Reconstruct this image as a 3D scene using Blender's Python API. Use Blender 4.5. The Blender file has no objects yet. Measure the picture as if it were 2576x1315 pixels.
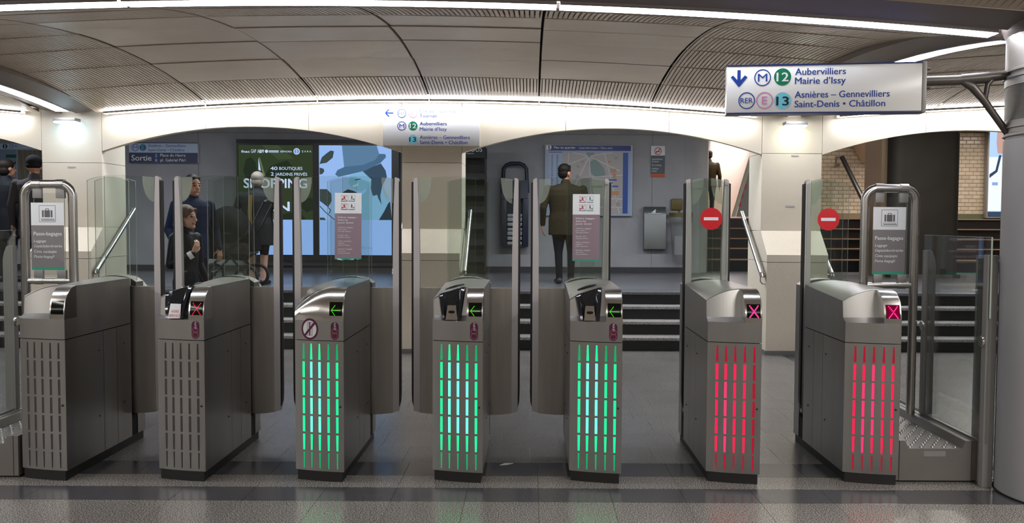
import bpy, bmesh, math, random
import numpy as np
from mathutils import Vector, Matrix

random.seed(11)
S = bpy.context.scene
COL = S.collection
PI = math.pi

# ------------------------------------------------------------------ camera
EYE = 1.55
FPX = 2200.0
CXP, CYP = 1335.0, 657.5
PITCH = math.atan(100.5 / 2200.0)
ROLL = math.radians(0.3)
_f = Vector((0, math.cos(PITCH), -math.sin(PITCH)))
_r0 = Vector((1, 0, 0))
_u0 = _r0.cross(_f)
_r = math.cos(ROLL) * _r0 + math.sin(ROLL) * _u0
_u = -math.sin(ROLL) * _r0 + math.cos(ROLL) * _u0
cam_data = bpy.data.cameras.new('camera')
cam_data.sensor_width = 36.0
cam_data.lens = 36.0 * FPX / 2576.0
cam_data.shift_x = -(CXP - 1288.0) / 2576.0
cam_data.clip_start = 0.05
cam = bpy.data.objects.new('camera', cam_data)
COL.objects.link(cam)
m = Matrix.Identity(4)
for i in range(3):
    m[i][0] = _r[i]
    m[i][1] = _u[i]
    m[i][2] = -_f[i]
m[2][3] = EYE
cam.matrix_world = m
S.camera = cam


def at(px, py, Y):
    """world point seen at a photo pixel, on the vertical plane at depth Y"""
    d = _f + _r * ((px - CXP) / FPX) - _u * ((py - CYP) / FPX)
    k = Y / d.y
    return Vector((d.x * k, Y, EYE + d.z * k))


# ------------------------------------------------------------------ world, exposure, hall lamps
S.view_settings.view_transform = 'Standard'
S.view_settings.look = 'None'
S.view_settings.gamma = 1.0
S.view_settings.use_curve_mapping = False
S.view_settings.exposure = 0.0
# light paths: enough for the stacked sheets of glass, short elsewhere
S.cycles.max_bounces = 7
S.cycles.diffuse_bounces = 3
S.cycles.glossy_bounces = 3
S.cycles.transmission_bounces = 4
S.cycles.transparent_max_bounces = 20
S.cycles.caustics_reflective = False
S.cycles.caustics_refractive = False
S.cycles.adaptive_threshold = 0.025
world = bpy.data.worlds.new('world')
S.world = world
world.use_nodes = True
world.node_tree.nodes['Background'].inputs[0].default_value = (0.75, 0.72, 0.68, 1)
world.node_tree.nodes['Background'].inputs[1].default_value = 0.05

STRIP = 20.0          # radiance of the ceiling light strips
LIGHTSET = []


def area_light(name, loc, sx, sy, watts, rot=(0, 0, 0), col=(1, 0.96, 0.9)):
    d = bpy.data.lights.new(name, 'AREA')
    d.shape = 'RECTANGLE'
    d.size = sx
    d.size_y = sy
    d.energy = watts
    d.color = col
    o = bpy.data.objects.new(name, d)
    o.location = loc
    o.rotation_euler = rot
    COL.objects.link(o)
    return o


# lamps of the hall that stand behind the camera (same rows of strips as in view)
for x in (-9.8, -1.2, 7.4):
    area_light('hall_lamp', (x, -0.8, 2.75), 7.0, 0.16, 165)
for x in (-5.49, 3.115):
    area_light('hall_lamp', (x, 2.1, 2.8), 0.16, 4.6, 115)
# lamps on the ceiling of the corridor behind the arches
for x in (-7.64, -3.34, 0.96, 4.6):
    area_light('corridor_lamp', (x, 11.75, 3.30), 2.4, 0.2, 85, col=(0.84, 0.91, 1))
area_light('corridor_lamp', (6.0, 13.0, 3.36), 2.5, 0.25, 45, col=(1, 0.9, 0.76))
area_light('stair_lamp', (8.0, 16.7, 3.5), 5.0, 0.25, 150, col=(1, 0.93, 0.82))
area_light('passage_lamp', (5.2, 23.0, 4.0), 1.6, 4.0, 320, col=(1, 0.95, 0.95))

# ------------------------------------------------------------------ colours and materials
def lin(c):
    c = c / 255.0
    return c / 12.92 if c <= 0.04045 else ((c + 0.055) / 1.055) ** 2.4


def rgb(r, g, b):
    return (lin(r), lin(g), lin(b), 1.0)


MATS = {}


def mat(name, col, rough=0.5, metal=0.0, emit=0.0, spec=0.5, var=None, bump=None, stretch=None,
        rvar=0.0, rnd=0.0, coat=0.0, alpha=None):
    """Principled material; var=(scale, darker factor, detail), bump=(scale, strength)"""
    if name in MATS:
        return MATS[name]
    m = bpy.data.materials.new(name)
    m.use_nodes = True
    nt = m.node_tree
    N = nt.nodes
    L = nt.links
    p = N['Principled BSDF']
    p.inputs['Base Color'].default_value = col
    p.inputs['Roughness'].default_value = rough
    p.inputs['Metallic'].default_value = metal
    p.inputs['Specular IOR Level'].default_value = spec
    if coat:
        p.inputs['Coat Weight'].default_value = coat
        p.inputs['Coat Roughness'].default_value = 0.12
    if emit:
        p.inputs['Emission Color'].default_value = col
        p.inputs['Emission Strength'].default_value = emit
    tc = N.new('ShaderNodeTexCoord')
    vec = tc.outputs['Object']
    if stretch:
        mp = N.new('ShaderNodeMapping')
        mp.inputs['Scale'].default_value = stretch
        L.new(vec, mp.inputs['Vector'])
        vec = mp.outputs['Vector']
    src = None
    if var:
        nz = N.new('ShaderNodeTexNoise')
        nz.inputs['Scale'].default_value = var[0]
        nz.inputs['Detail'].default_value = var[2] if len(var) > 2 else 3.0
        L.new(vec, nz.inputs['Vector'])
        rp = N.new('ShaderNodeValToRGB')
        rp.color_ramp.elements[0].position = 0.36
        rp.color_ramp.elements[1].position = 0.62
        k = var[1]
        rp.color_ramp.elements[0].color = (col[0] * k, col[1] * k, col[2] * k, 1)
        rp.color_ramp.elements[1].color = col
        L.new(nz.outputs['Fac'], rp.inputs['Fac'])
        src = rp.outputs['Color']
        if rvar:
            mr = N.new('ShaderNodeMapRange')
            mr.inputs['To Min'].default_value = max(0.02, rough - rvar)
            mr.inputs['To Max'].default_value = rough + rvar
            L.new(nz.outputs['Fac'], mr.inputs['Value'])
            L.new(mr.outputs['Result'], p.inputs['Roughness'])
    if rnd:
        oi = N.new('ShaderNodeObjectInfo')
        hs = N.new('ShaderNodeHueSaturation')
        mr = N.new('ShaderNodeMapRange')
        mr.inputs['To Min'].default_value = 1 - rnd
        mr.inputs['To Max'].default_value = 1 + rnd
        L.new(oi.outputs['Random'], mr.inputs['Value'])
        L.new(mr.outputs['Result'], hs.inputs['Value'])
        if src:
            L.new(src, hs.inputs['Color'])
        else:
            hs.inputs['Color'].default_value = col
        src = hs.outputs['Color']
    if src:
        L.new(src, p.inputs['Base Color'])
    if bump:
        nb = N.new('ShaderNodeTexNoise')
        nb.inputs['Scale'].default_value = bump[0]
        nb.inputs['Detail'].default_value = 3.0
        L.new(vec, nb.inputs['Vector'])
        b = N.new('ShaderNodeBump')
        b.inputs['Strength'].default_value = bump[1]
        b.inputs['Distance'].default_value = 0.01
        L.new(nb.outputs['Fac'], b.inputs['Height'])
        L.new(b.outputs['Normal'], p.inputs['Normal'])
    MATS[name] = m
    return m


def emission(name, col, strength):
    if name in MATS:
        return MATS[name]
    m = bpy.data.materials.new(name)
    m.use_nodes = True
    nt = m.node_tree
    nt.nodes.remove(nt.nodes['Principled BSDF'])
    e = nt.nodes.new('ShaderNodeEmission')
    e.inputs[0].default_value = col
    e.inputs[1].default_value = strength
    nt.links.new(e.outputs[0], nt.nodes['Material Output'].inputs[0])
    MATS[name] = m
    return m


def glass(name, tint, refl=0.04, gain=0.9, rough=0.0, haze=0.0):
    """thin sheet glass: clear with a Schlick reflection, tint per face; haze = share of scattered light (frosting, dust)"""
    m = bpy.data.materials.new(name)
    m.use_nodes = True
    nt = m.node_tree
    N, L = nt.nodes, nt.links
    N.remove(N['Principled BSDF'])
    tr = N.new('ShaderNodeBsdfTransparent')
    tr.inputs[0].default_value = (*tint, 1)
    base = tr.outputs[0]
    if haze:
        df = N.new('ShaderNodeBsdfDiffuse')
        df.inputs[0].default_value = (0.75, 0.80, 0.72, 1)
        tl = N.new('ShaderNodeBsdfTranslucent')
        tl.inputs[0].default_value = (0.75, 0.80, 0.72, 1)
        ad = N.new('ShaderNodeMixShader')
        ad.inputs[0].default_value = 0.5
        L.new(df.outputs[0], ad.inputs[1])
        L.new(tl.outputs[0], ad.inputs[2])
        mh = N.new('ShaderNodeMixShader')
        mh.inputs[0].default_value = haze
        L.new(base, mh.inputs[1])
        L.new(ad.outputs[0], mh.inputs[2])
        base = mh.outputs[0]
    gl = N.new('ShaderNodeBsdfGlossy')
    gl.inputs['Roughness'].default_value = rough
    lw = N.new('ShaderNodeLayerWeight')
    lw.inputs['Blend'].default_value = 0.5
    pw = N.new('ShaderNodeMath')
    pw.operation = 'POWER'
    pw.inputs[1].default_value = 5.0
    L.new(lw.outputs['Facing'], pw.inputs[0])
    ml = N.new('ShaderNodeMath')
    ml.operation = 'MULTIPLY_ADD'
    ml.inputs[1].default_value = gain
    ml.inputs[2].default_value = refl
    L.new(pw.outputs[0], ml.inputs[0])
    mx = N.new('ShaderNodeMixShader')
    L.new(ml.outputs[0], mx.inputs[0])
    L.new(base, mx.inputs[1])
    L.new(gl.outputs[0], mx.inputs[2])
    L.new(mx.outputs[0], N['Material Output'].inputs[0])
    MATS[name] = m
    return m


def speckled(name, base, specks, scale, rough, lo=0.30, hi=0.42, rnd=0.0, large=0.12, coat=0.0, tone2=None):
    """stone: base colour, fine dark specks and a slow drift of tone"""
    m = bpy.data.materials.new(name)
    m.use_nodes = True
    nt = m.node_tree
    N, L = nt.nodes, nt.links
    p = N['Principled BSDF']
    p.inputs['Roughness'].default_value = rough
    if coat:
        p.inputs['Coat Weight'].default_value = coat
        p.inputs['Coat Roughness'].default_value = 0.1
    geo = N.new('ShaderNodeNewGeometry')
    n1 = N.new('ShaderNodeTexNoise')
    n1.inputs['Scale'].default_value = scale
    n1.inputs['Detail'].default_value = 2.0
    L.new(geo.outputs['Position'], n1.inputs['Vector'])
    rp = N.new('ShaderNodeValToRGB')
    e = rp.color_ramp.elements
    e[0].position = lo
    e[0].color = specks
    e[1].position = hi
    e[1].color = base
    if tone2:
        x = rp.color_ramp.elements.new(0.66)
        x.color = tone2
    L.new(n1.outputs['Fac'], rp.inputs['Fac'])
    n2 = N.new('ShaderNodeTexNoise')
    n2.inputs['Scale'].default_value = 1.7
    n2.inputs['Detail'].default_value = 4.0
    L.new(geo.outputs['Position'], n2.inputs['Vector'])
    mr = N.new('ShaderNodeMapRange')
    mr.inputs['From Min'].default_value = 0.3
    mr.inputs['From Max'].default_value = 0.7
    mr.inputs['To Min'].default_value = 1 - large
    mr.inputs['To Max'].default_value = 1 + large
    L.new(n2.outputs['Fac'], mr.inputs['Value'])
    val = mr.outputs['Result']
    if rnd:
        oi = N.new('ShaderNodeObjectInfo')
        m2 = N.new('ShaderNodeMapRange')
        m2.inputs['To Min'].default_value = 1 - rnd
        m2.inputs['To Max'].default_value = 1 + rnd
        L.new(oi.outputs['Random'], m2.inputs['Value'])
        mm = N.new('ShaderNodeMath')
        mm.operation = 'MULTIPLY'
        L.new(val, mm.inputs[0])
        L.new(m2.outputs['Result'], mm.inputs[1])
        val = mm.outputs[0]
    hs = N.new('ShaderNodeHueSaturation')
    L.new(val, hs.inputs['Value'])
    L.new(rp.outputs['Color'], hs.inputs['Color'])
    L.new(hs.outputs['Color'], p.inputs['Base Color'])
    MATS[name] = m
    return m


STEEL = mat('brushed_steel', (0.41, 0.40, 0.39, 1), 0.38, 1.0, var=(2.0, 0.94, 4), stretch=(5, 5, 1), rvar=0.04)
STEEL_SIDE = mat('brushed_steel_side', (0.41, 0.40, 0.39, 1), 0.33, 1.0, var=(1.6, 0.9, 4), stretch=(4, 4, 0.6), rvar=0.05)
STEEL_POST = mat('post_steel', rgb(150, 147, 144), 0.5, 0.25)
STEEL_POL = mat('polished_steel', (0.68, 0.66, 0.64, 1), 0.22, 1.0, var=(3, 0.9, 3), rvar=0.04)
STEEL_TUBE = mat('tube_steel', (0.52, 0.50, 0.48, 1), 0.27, 1.0)
STEEL_LEAF = mat('leaf_steel', (0.40, 0.375, 0.345, 1), 0.40, 1.0, var=(1.5, 0.85, 5), stretch=(8, 8, 1), rvar=0.05)
ALU = mat('satin_aluminium', rgb(196, 190, 188), 0.45, 0.25)
ALU_GREY = mat('grey_lacquer', rgb(150, 148, 146), 0.45, 0.35)
RUBBER = mat('black_rubber', (0.012, 0.011, 0.011, 1), 0.55)
BLACK = mat('black_plastic', (0.014, 0.014, 0.016, 1), 0.3)
GLOSSBLACK = mat('gloss_black', (0.012, 0.014, 0.018, 1), 0.09, coat=0.6)
DARKMETAL = mat('dark_metal', (0.035, 0.035, 0.04, 1), 0.4, 0.5)
VOID = mat('dark_void', (0.006, 0.006, 0.006, 1), 0.9)
SCREEN = mat('display_glass', (0.004, 0.005, 0.004, 1), 0.12, spec=0.3)
SLOT_OFF = mat('slot_unlit', (0.10, 0.098, 0.097, 1), 0.4)
GREEN_A = emission('lamp_green_bright', (0.09, 1.0, 0.45, 1), 2.4)
GREEN_B = emission('lamp_green', (0.012, 0.85, 0.27, 1), 1.55)
GREEN_C = emission('lamp_green_dim', (0.02, 0.75, 0.25, 1), 0.55)
RED_A = emission('lamp_red_bright', (1.0, 0.030, 0.12, 1), 1.6)
RED_B = emission('lamp_red', (0.95, 0.015, 0.07, 1), 1.4)
RED_C = emission('lamp_red_dim', (0.85, 0.02, 0.06, 1), 0.5)
LED_GREEN = emission('led_green', (0.09, 0.9, 0.01, 1), 1.6)
LED_RED = emission('led_red', (1.0, 0.02, 0.05, 1), 1.7)
LED_PINK = emission('led_pink', (1.0, 0.03, 0.22, 1), 2.0)
LED_PINK_BG = emission('led_pink_glow', (0.9, 0.004, 0.11, 1), 0.22)
GLASS = glass('gate_glass', (0.938, 0.96, 0.945), 0.035)
GLASS_LEAF = glass('leaf_glass', (0.94, 0.962, 0.945), 0.04)
GLASS_CLEAR = glass('clear_glass', (0.94, 0.96, 0.95), 0.045)
GLASS_BARRIER = glass('barrier_glass', (0.90, 0.93, 0.92), 0.07, gain=1.4)
GLASS_EDGE = mat('glass_edge', (0.62, 0.70, 0.62, 1), 0.2, spec=0.8)
FILM = glass('frosted_film', (0.93, 0.95, 0.9), 0.02, haze=0.30)
STONE = speckled('beige_stone', rgb(232, 220, 200), rgb(196, 178, 150), 130, 0.6, 0.27, 0.37, large=0.04)
GRANITE = speckled('granite_light', rgb(138, 133, 128), rgb(58, 56, 54), 150, 0.20, 0.40, 0.54, rnd=0.06, large=0.08,
                   tone2=rgb(180, 173, 166))
GRANITE_BACK = speckled('granite_grey', rgb(126, 122, 118), rgb(80, 77, 76), 120, 0.26, 0.36, 0.5, rnd=0.05, large=0.1)
GRANITE_DARK = speckled('granite_dark', rgb(80, 79, 82), rgb(54, 54, 57), 140, 0.19, 0.40, 0.55, rnd=0.08, large=0.1)
JOINT = mat('tile_joint', rgb(120, 116, 113), 0.4)
STEPSTONE = speckled('step_granite', rgb(160, 156, 152), rgb(80, 78, 78), 110, 0.35, 0.36, 0.5)
RISER = mat('black_riser', (0.008, 0.008, 0.009, 1), 0.35)
CONCRETE = mat('grey_concrete', rgb(172, 172, 176), 0.75, var=(2.5, 0.88, 6), bump=(30, 0.12))
CONC_DARK = mat('dark_concrete', rgb(44, 40, 33), 0.7, var=(3, 0.8, 6))
LANDING = speckled('landing_floor', rgb(104, 104, 108), rgb(70, 70, 74), 90, 0.3, 0.34, 0.5)
CEIL = mat('ceiling_panel', rgb(206, 189, 168), 0.42, 0.0, var=(1.2, 0.88, 6), bump=(2.5, 0.10), rnd=0.05, stretch=(1, 2.4, 1),
           rvar=0.1, spec=0.6)
CEIL_SLOT = mat('ceiling_slot', rgb(70, 62, 52), 0.8)
CHANNEL = mat('lamp_channel', rgb(120, 108, 104), 0.5, 0.2)
LAMP = emission('strip_lamp', (0.90, 0.93, 1.0, 1), STRIP)
LAMP_REAR = emission('strip_lamp_rear', (0.92, 0.94, 1.0, 1), STRIP * 1.4)
WHITE = mat('white_paint', rgb(238, 240, 242), 0.4)
WHITE_GL = mat('white_enamel', rgb(240, 240, 240), 0.22)
NAVY = mat('sign_navy', rgb(24, 44, 110), 0.35)
SIGNBLUE = mat('sign_blue_ink', rgb(30, 66, 160), 0.4)
SIGNGREEN = mat('line_green', rgb(0, 126, 88), 0.4)
SIGNCYAN = mat('line_cyan', rgb(120, 206, 226), 0.4)
SIGNPINK = mat('line_pink', rgb(214, 130, 190), 0.4)
INK = mat('dark_ink', rgb(18, 30, 52), 0.5)
PURPLE = mat('sticker_purple', rgb(92, 24, 70), 0.4)
GOLDINK = mat('sticker_gold', rgb(190, 130, 110), 0.4)
REDSIGN = mat('sign_red', rgb(214, 22, 36), 0.35)
REDINK = mat('red_ink', rgb(196, 60, 60), 0.5)
TEAL = mat('notice_teal', rgb(64, 160, 136), 0.5)
NOTICE_GREY = mat('notice_grey', rgb(134, 128, 130), 0.5)
NOTICE_MAUVE = mat('notice_mauve', rgb(150, 128, 138), 0.5)
NOTICE_DARK = mat('notice_slate', rgb(88, 96, 104), 0.5)
ORANGE = mat('notice_orange', rgb(200, 92, 50), 0.5)

# ------------------------------------------------------------------ mesh helpers
class MB:
    """collects simple shapes and links them as one mesh object"""

    def __init__(self):
        self.v, self.f, self.m = [], [], []

    def add(self, vs, fs, mi=0):
        b = len(self.v)
        self.v += [tuple(p) for p in vs]
        for f in fs:
            self.f.append([b + i for i in f])
            self.m.append(mi)
        return self

    def box(self, x0, x1, y0, y1, z0, z1, mi=0):
        vs = [(x, y, z) for z in (z0, z1) for y in (y0, y1) for x in (x0, x1)]
        return self.add(vs, [(0, 2, 3, 1), (4, 5, 7, 6), (0, 1, 5, 4), (2, 6, 7, 3), (0, 4, 6, 2), (1, 3, 7, 5)], mi)

    def bevbox(self, x0, x1, y0, y1, z0, z1, b, mi=0):
        """box with all edges chamfered by b"""
        bm = bmesh.new()
        bmesh.ops.create_cube(bm, size=1.0)
        for v in bm.verts:
            v.co = Vector(((x0 + x1) / 2 + v.co.x * (x1 - x0), (y0 + y1) / 2 + v.co.y * (y1 - y0), (z0 + z1) / 2 + v.co.z * (z1 - z0)))
        bmesh.ops.bevel(bm, geom=bm.edges[:], offset=b, segments=2, affect='EDGES', profile=0.6)
        bm.verts.index_update()
        self.add([v.co[:] for v in bm.verts], [[v.index for v in f.verts] for f in bm.faces], mi)
        bm.free()
        return self

    def prism(self, poly, axis, a, b, mi=0, mside=None):
        """polygon extruded along an axis: 'x' takes (y,z), 'y' takes (x,z), 'z' takes (x,y)"""
        def p(q, t):
            return {'x': (t, q[0], q[1]), 'y': (q[0], t, q[1]), 'z': (q[0], q[1], t)}[axis]
        n = len(poly)
        vs = [p(q, a) for q in poly] + [p(q, b) for q in poly]
        self.add(vs, [tuple(range(n)), tuple(range(2 * n - 1, n - 1, -1))], mi)
        base = len(self.v) - 2 * n
        for i in range(n):
            j = (i + 1) % n
            self.f.append([base + i, base + j, base + n + j, base + n + i])
            self.m.append(mi if mside is None else mside)
        return self

    def tube(self, path, r, n=12, mi=0, closed=False):
        pts = [Vector(p) for p in path]
        rs = r if isinstance(r, (list, tuple)) else [r] * len(pts)
        k = len(pts)
        rings = []
        prev = None
        for i, p in enumerate(pts):
            a = pts[i - 1] if (i or closed) else p
            c = pts[(i + 1) % k] if (i < k - 1 or closed) else p
            t = (c - a).normalized()
            if prev is None:
                ref = Vector((0, 0, 1)) if abs(t.z) < 0.9 else Vector((1, 0, 0))
                u = t.cross(ref).normalized()
            else:
                u = (prev - t * prev.dot(t)).normalized()
            w = t.cross(u)
            prev = u
            rings.append([p + rs[i] * (math.cos(2 * PI * j / n) * u + math.sin(2 * PI * j / n) * w) for j in range(n)])
        vs = [q for ring in rings for q in ring]
        fs = []
        for i in range(k if closed else k - 1):
            i2 = (i + 1) % k
            for j in range(n):
                fs.append((i * n + j, i * n + (j + 1) % n, i2 * n + (j + 1) % n, i2 * n + j))
        if not closed:
            fs.append(tuple(range(n - 1, -1, -1)))
            fs.append(tuple((k - 1) * n + j for j in range(n)))
        return self.add(vs, fs, mi)

    def lathe(self, prof, n=32, cx=0, cy=0, mi=0, a0=0, a1=2 * PI):
        full = abs(a1 - a0 - 2 * PI) < 1e-6
        cols = n if full else n + 1
        vs, fs = [], []
        for j in range(cols):
            a = a0 + (a1 - a0) * j / n
            for (r, z) in prof:
                vs.append((cx + r * math.cos(a), cy + r * math.sin(a), z))
        k = len(prof)
        for j in range(n):
            j2 = (j + 1) % cols
            for i in range(k - 1):
                fs.append((j * k + i, j2 * k + i, j2 * k + i + 1, j * k + i + 1))
        return self.add(vs, fs, mi)

    def grid(self, fn, nu, nv, mi=0, closed_u=False):
        vs = [fn(i / nu, j / nv) for i in range(nu + 1) for j in range(nv + 1)]
        fs = [(i * (nv + 1) + j, (i + 1) * (nv + 1) + j, (i + 1) * (nv + 1) + j + 1, i * (nv + 1) + j + 1)
              for i in range(nu) for j in range(nv)]
        return self.add(vs, fs, mi)

    def slab(self, fn, nu, nv, off, mi=0, mside=None):
        """grid surface with thickness: off is a vector added for the back"""
        b = len(self.v)
        A = [Vector(fn(i / nu, j / nv)) for i in range(nu + 1) for j in range(nv + 1)]
        B = [p + Vector(off) for p in A]
        n = len(A)
        q = lambda i, j: i * (nv + 1) + j
        self.v += [tuple(p) for p in A + B]
        ms = mi if mside is None else mside
        for i in range(nu):
            for j in range(nv):
                f = [q(i, j), q(i + 1, j), q(i + 1, j + 1), q(i, j + 1)]
                self.f.append([b + k for k in f]); self.m.append(mi)
                self.f.append([b + n + k for k in reversed(f)]); self.m.append(mi)
        rim = [q(i, 0) for i in range(nu)] + [q(nu, j) for j in range(nv)] + [q(i, nv) for i in range(nu, 0, -1)] + [q(0, j) for j in range(nv, 0, -1)]
        for k in range(len(rim)):
            a, c = rim[k], rim[(k + 1) % len(rim)]
            self.f.append([b + a, b + c, b + n + c, b + n + a]); self.m.append(ms)
        return self

    def ellipsoid(self, c, rx, ry, rz, nu=16, nv=10, mi=0):
        vs = [(c[0], c[1], c[2] - rz)]
        for i in range(1, nv):
            t = -PI / 2 + PI * i / nv
            for j in range(nu):
                a = 2 * PI * j / nu
                vs.append((c[0] + rx * math.cos(t) * math.cos(a), c[1] + ry * math.cos(t) * math.sin(a), c[2] + rz * math.sin(t)))
        vs.append((c[0], c[1], c[2] + rz))
        fs = []
        for j in range(nu):
            fs.append((0, 1 + (j + 1) % nu, 1 + j))
            fs.append((len(vs) - 1, 1 + (nv - 2) * nu + j, 1 + (nv - 2) * nu + (j + 1) % nu))
        for i in range(nv - 2):
            for j in range(nu):
                a, b = 1 + i * nu + j, 1 + i * nu + (j + 1) % nu
                fs.append((a, b, b + nu, a + nu))
        return self.add(vs, fs, mi)

    def mesh(self, name, mats, smooth=30, fix=True):
        me = bpy.data.meshes.new(name)
        me.from_pydata(self.v, [], self.f)
        mats = mats if isinstance(mats, (list, tuple)) else [mats]
        for mm in mats:
            me.materials.append(mm)
        if len(mats) > 1:
            me.polygons.foreach_set('material_index', self.m)
        if fix:
            bm = bmesh.new()
            bm.from_mesh(me)
            bmesh.ops.recalc_face_normals(bm, faces=bm.faces)
            bm.to_mesh(me)
            bm.free()
        if smooth:
            me.polygons.foreach_set('use_smooth', [True] * len(me.polygons))
            me.set_sharp_from_angle(angle=math.radians(smooth))
        me.update()
        return me

    def build(self, name, mats, parent=None, loc=None, rotz=0.0, smooth=30, fix=True):
        return link(name, self.mesh(name, mats, smooth, fix), parent, loc, rotz)


def link(name, me, parent=None, loc=None, rotz=0.0):
    o = bpy.data.objects.new(name, me)
    COL.objects.link(o)
    if parent is not None:
        o.parent = parent
    if loc is not None:
        o.location = loc
    if rotz:
        o.rotation_euler = (0, 0, rotz)
    return o


CACHE = {}


def cached(key, name, fn, mats, parent, loc=None, rotz=0.0, smooth=30):
    """one mesh datablock per key, shared by alike parts"""
    if key not in CACHE:
        mb = MB()
        fn(mb)
        CACHE[key] = mb.mesh(name, mats, smooth)
    return link(name, CACHE[key], parent, loc, rotz)


def thing(name, label, cat, loc=(0, 0, 0), rotz=0.0, group=None):
    o = bpy.data.objects.new(name, None)
    o.empty_display_size = 0.1
    COL.objects.link(o)
    o.location = loc
    o.rotation_euler = (0, 0, rotz)
    return tag(o, label, cat, group)


def tag(o, label, cat, group=None):
    o['label'] = label
    o['category'] = cat
    if group:
        o['group'] = group
    return o


def struct(o):
    o['kind'] = 'structure'
    return o


def note(o, label):
    o['label'] = label
    return o


# ------------------------------------------------------------------ flat print (lettering, pictograms)
def text_geo(s, bold=0.0):
    cu = bpy.data.curves.new('t', 'FONT')
    cu.body = s
    cu.size = 1.0
    cu.offset = bold
    cu.resolution_u = 3
    ob = bpy.data.objects.new('t', cu)
    me = bpy.data.meshes.new_from_object(ob)
    vs = [(v.co.x, v.co.y) for v in me.vertices]
    fs = [tuple(p.vertices) for p in me.polygons]
    bpy.data.objects.remove(ob)
    bpy.data.curves.remove(cu)
    bpy.data.meshes.remove(me)
    return vs, fs


class Print:
    """flat coloured shapes and lettering on a sheet that faces -y; coordinates are photo pixels inside the sheet's
    own pixel box, mapped to the sheet's real size"""

    def __init__(self, box, w, h, yfn=None):
        self.x0, self.y0, self.x1, self.y1 = box
        self.w, self.h = w, h
        self.mb = MB()
        self.mats = []
        self.layer = 0
        self.yfn = yfn or (lambda x: 0.0)

    def mi(self, m):
        if m not in self.mats:
            self.mats.append(m)
        return self.mats.index(m)

    def P(self, px, py, k):
        x = (px - self.x0) / (self.x1 - self.x0) * self.w
        z = (self.y1 - py) / (self.y1 - self.y0) * self.h
        return (x, self.yfn(x) - 0.0012 - 0.0005 * k, z)

    def poly(self, pts, m, layer=0):
        self.mb.add([self.P(x, y, layer) for x, y in pts], [tuple(range(len(pts)))], self.mi(m))

    def rect(self, x0, y0, x1, y1, m, layer=0, n=1):
        for i in range(n):
            a, b = x0 + (x1 - x0) * i / n, x0 + (x1 - x0) * (i + 1) / n
            self.poly([(a, y0), (b, y0), (b, y1), (a, y1)], m, layer)

    def disc(self, cx, cy, r, m, layer=0, n=28, ry=None):
        ry = ry or r
        self.poly([(cx + r * math.cos(2 * PI * i / n), cy + ry * math.sin(2 * PI * i / n)) for i in range(n)], m, layer)

    def ring(self, cx, cy, r, t, m, layer=0, n=28, ry=None):
        ry = ry or r
        k = (r - t) / r
        for i in range(n):
            a, b = 2 * PI * i / n, 2 * PI * (i + 1) / n
            self.poly([(cx + r * math.cos(a), cy + ry * math.sin(a)), (cx + r * math.cos(b), cy + ry * math.sin(b)),
                       (cx + r * k * math.cos(b), cy + ry * k * math.sin(b)), (cx + r * k * math.cos(a), cy + ry * k * math.sin(a))], m, layer)

    def line(self, x0, y0, x1, y1, t, m, layer=0):
        d = math.hypot(x1 - x0, y1 - y0)
        nx, ny = -(y1 - y0) / d * t / 2, (x1 - x0) / d * t / 2
        self.poly([(x0 + nx, y0 + ny), (x1 + nx, y1 + ny), (x1 - nx, y1 - ny), (x0 - nx, y0 - ny)], m, layer)

    def text(self, s, x, base, cap, m, w=None, layer=1, bold=0.012, rot=0.0, slant=0.0, center=False):
        """text with its baseline at pixel y = base, capital height cap pixels, fitted to w pixels"""
        vs, fs = text_geo(s)
        if not vs:
            return
        k = cap / 0.69
        mx = max(v[0] for v in vs)
        mn = min(v[0] for v in vs)
        kx = w / (mx - mn) if w else k
        # heavier weight: the glyphs are laid down again, shifted by a hair
        for n_, (sx, sz) in enumerate(((-1, -0.5), (1, -0.5), (0, 0.5)) if bold else ((0, 0),)):
            out = []
            for a, b in vs:
                X = (a - mn) * kx + slant * b * k + sx * bold * k
                if center:
                    X -= (mx - mn) * kx / 2
                Z = b * k + sz * bold * k
                c, q = math.cos(rot), math.sin(rot)
                out.append(self.P(x + X * c + Z * q, base + X * q - Z * c, layer + 0.15 * n_))
            self.mb.add(out, fs, self.mi(m))

    def build(self, name, parent, loc=None):
        return self.mb.build(name, self.mats, parent, loc, smooth=0, fix=False)

# ------------------------------------------------------------------ floor
floor = struct(MB().box(-14, 12, -6, 10.46, -0.2, -0.006).build('floor', JOINT, smooth=0))
rows = [(3.55, 3.96, 0), (3.96, 4.37, 0), (4.37, 4.775, 0), (4.775, 5.028, 1), (5.028, 5.267, 0), (5.267, 5.566, 1)]
y = 5.566
while y < 10.2:
    rows.append((y, min(y + 0.4078, 10.46), 2))
    y += 0.4078
TW = 0.41
tiles = []
for ri, (ya, yb, kind) in enumerate(rows):
    shift = (0.0, 0.205, 0.1)[ri % 3] if kind == 2 else 0.05
    lim = (yb + 0.5) * 0.70 + 0.3
    limR = (yb + 0.5) * 0.60
    x = -16 * TW + shift
    while x < 15 * TW:
        xa, xb = x, x + TW
        if xb > -lim and xa < limR:
            # the dark band that runs from the column to the right-hand pillar
            if xb <= 2.95 or xa >= 3.25:
                tiles.append((xa, xb, ya, yb, kind))
            else:
                if xa < 2.92:
                    tiles.append((xa, 2.95, ya, yb, kind))
                if xb > 3.28:
                    tiles.append((3.25, xb, ya, yb, kind))
        x += TW
    tiles.append((2.95, 3.25, ya, yb, 1))
tiles.sort(key=lambda t: t[2])
TM = [GRANITE, GRANITE_DARK, GRANITE_BACK]
rest = MB()
G = 0.0009


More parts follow.
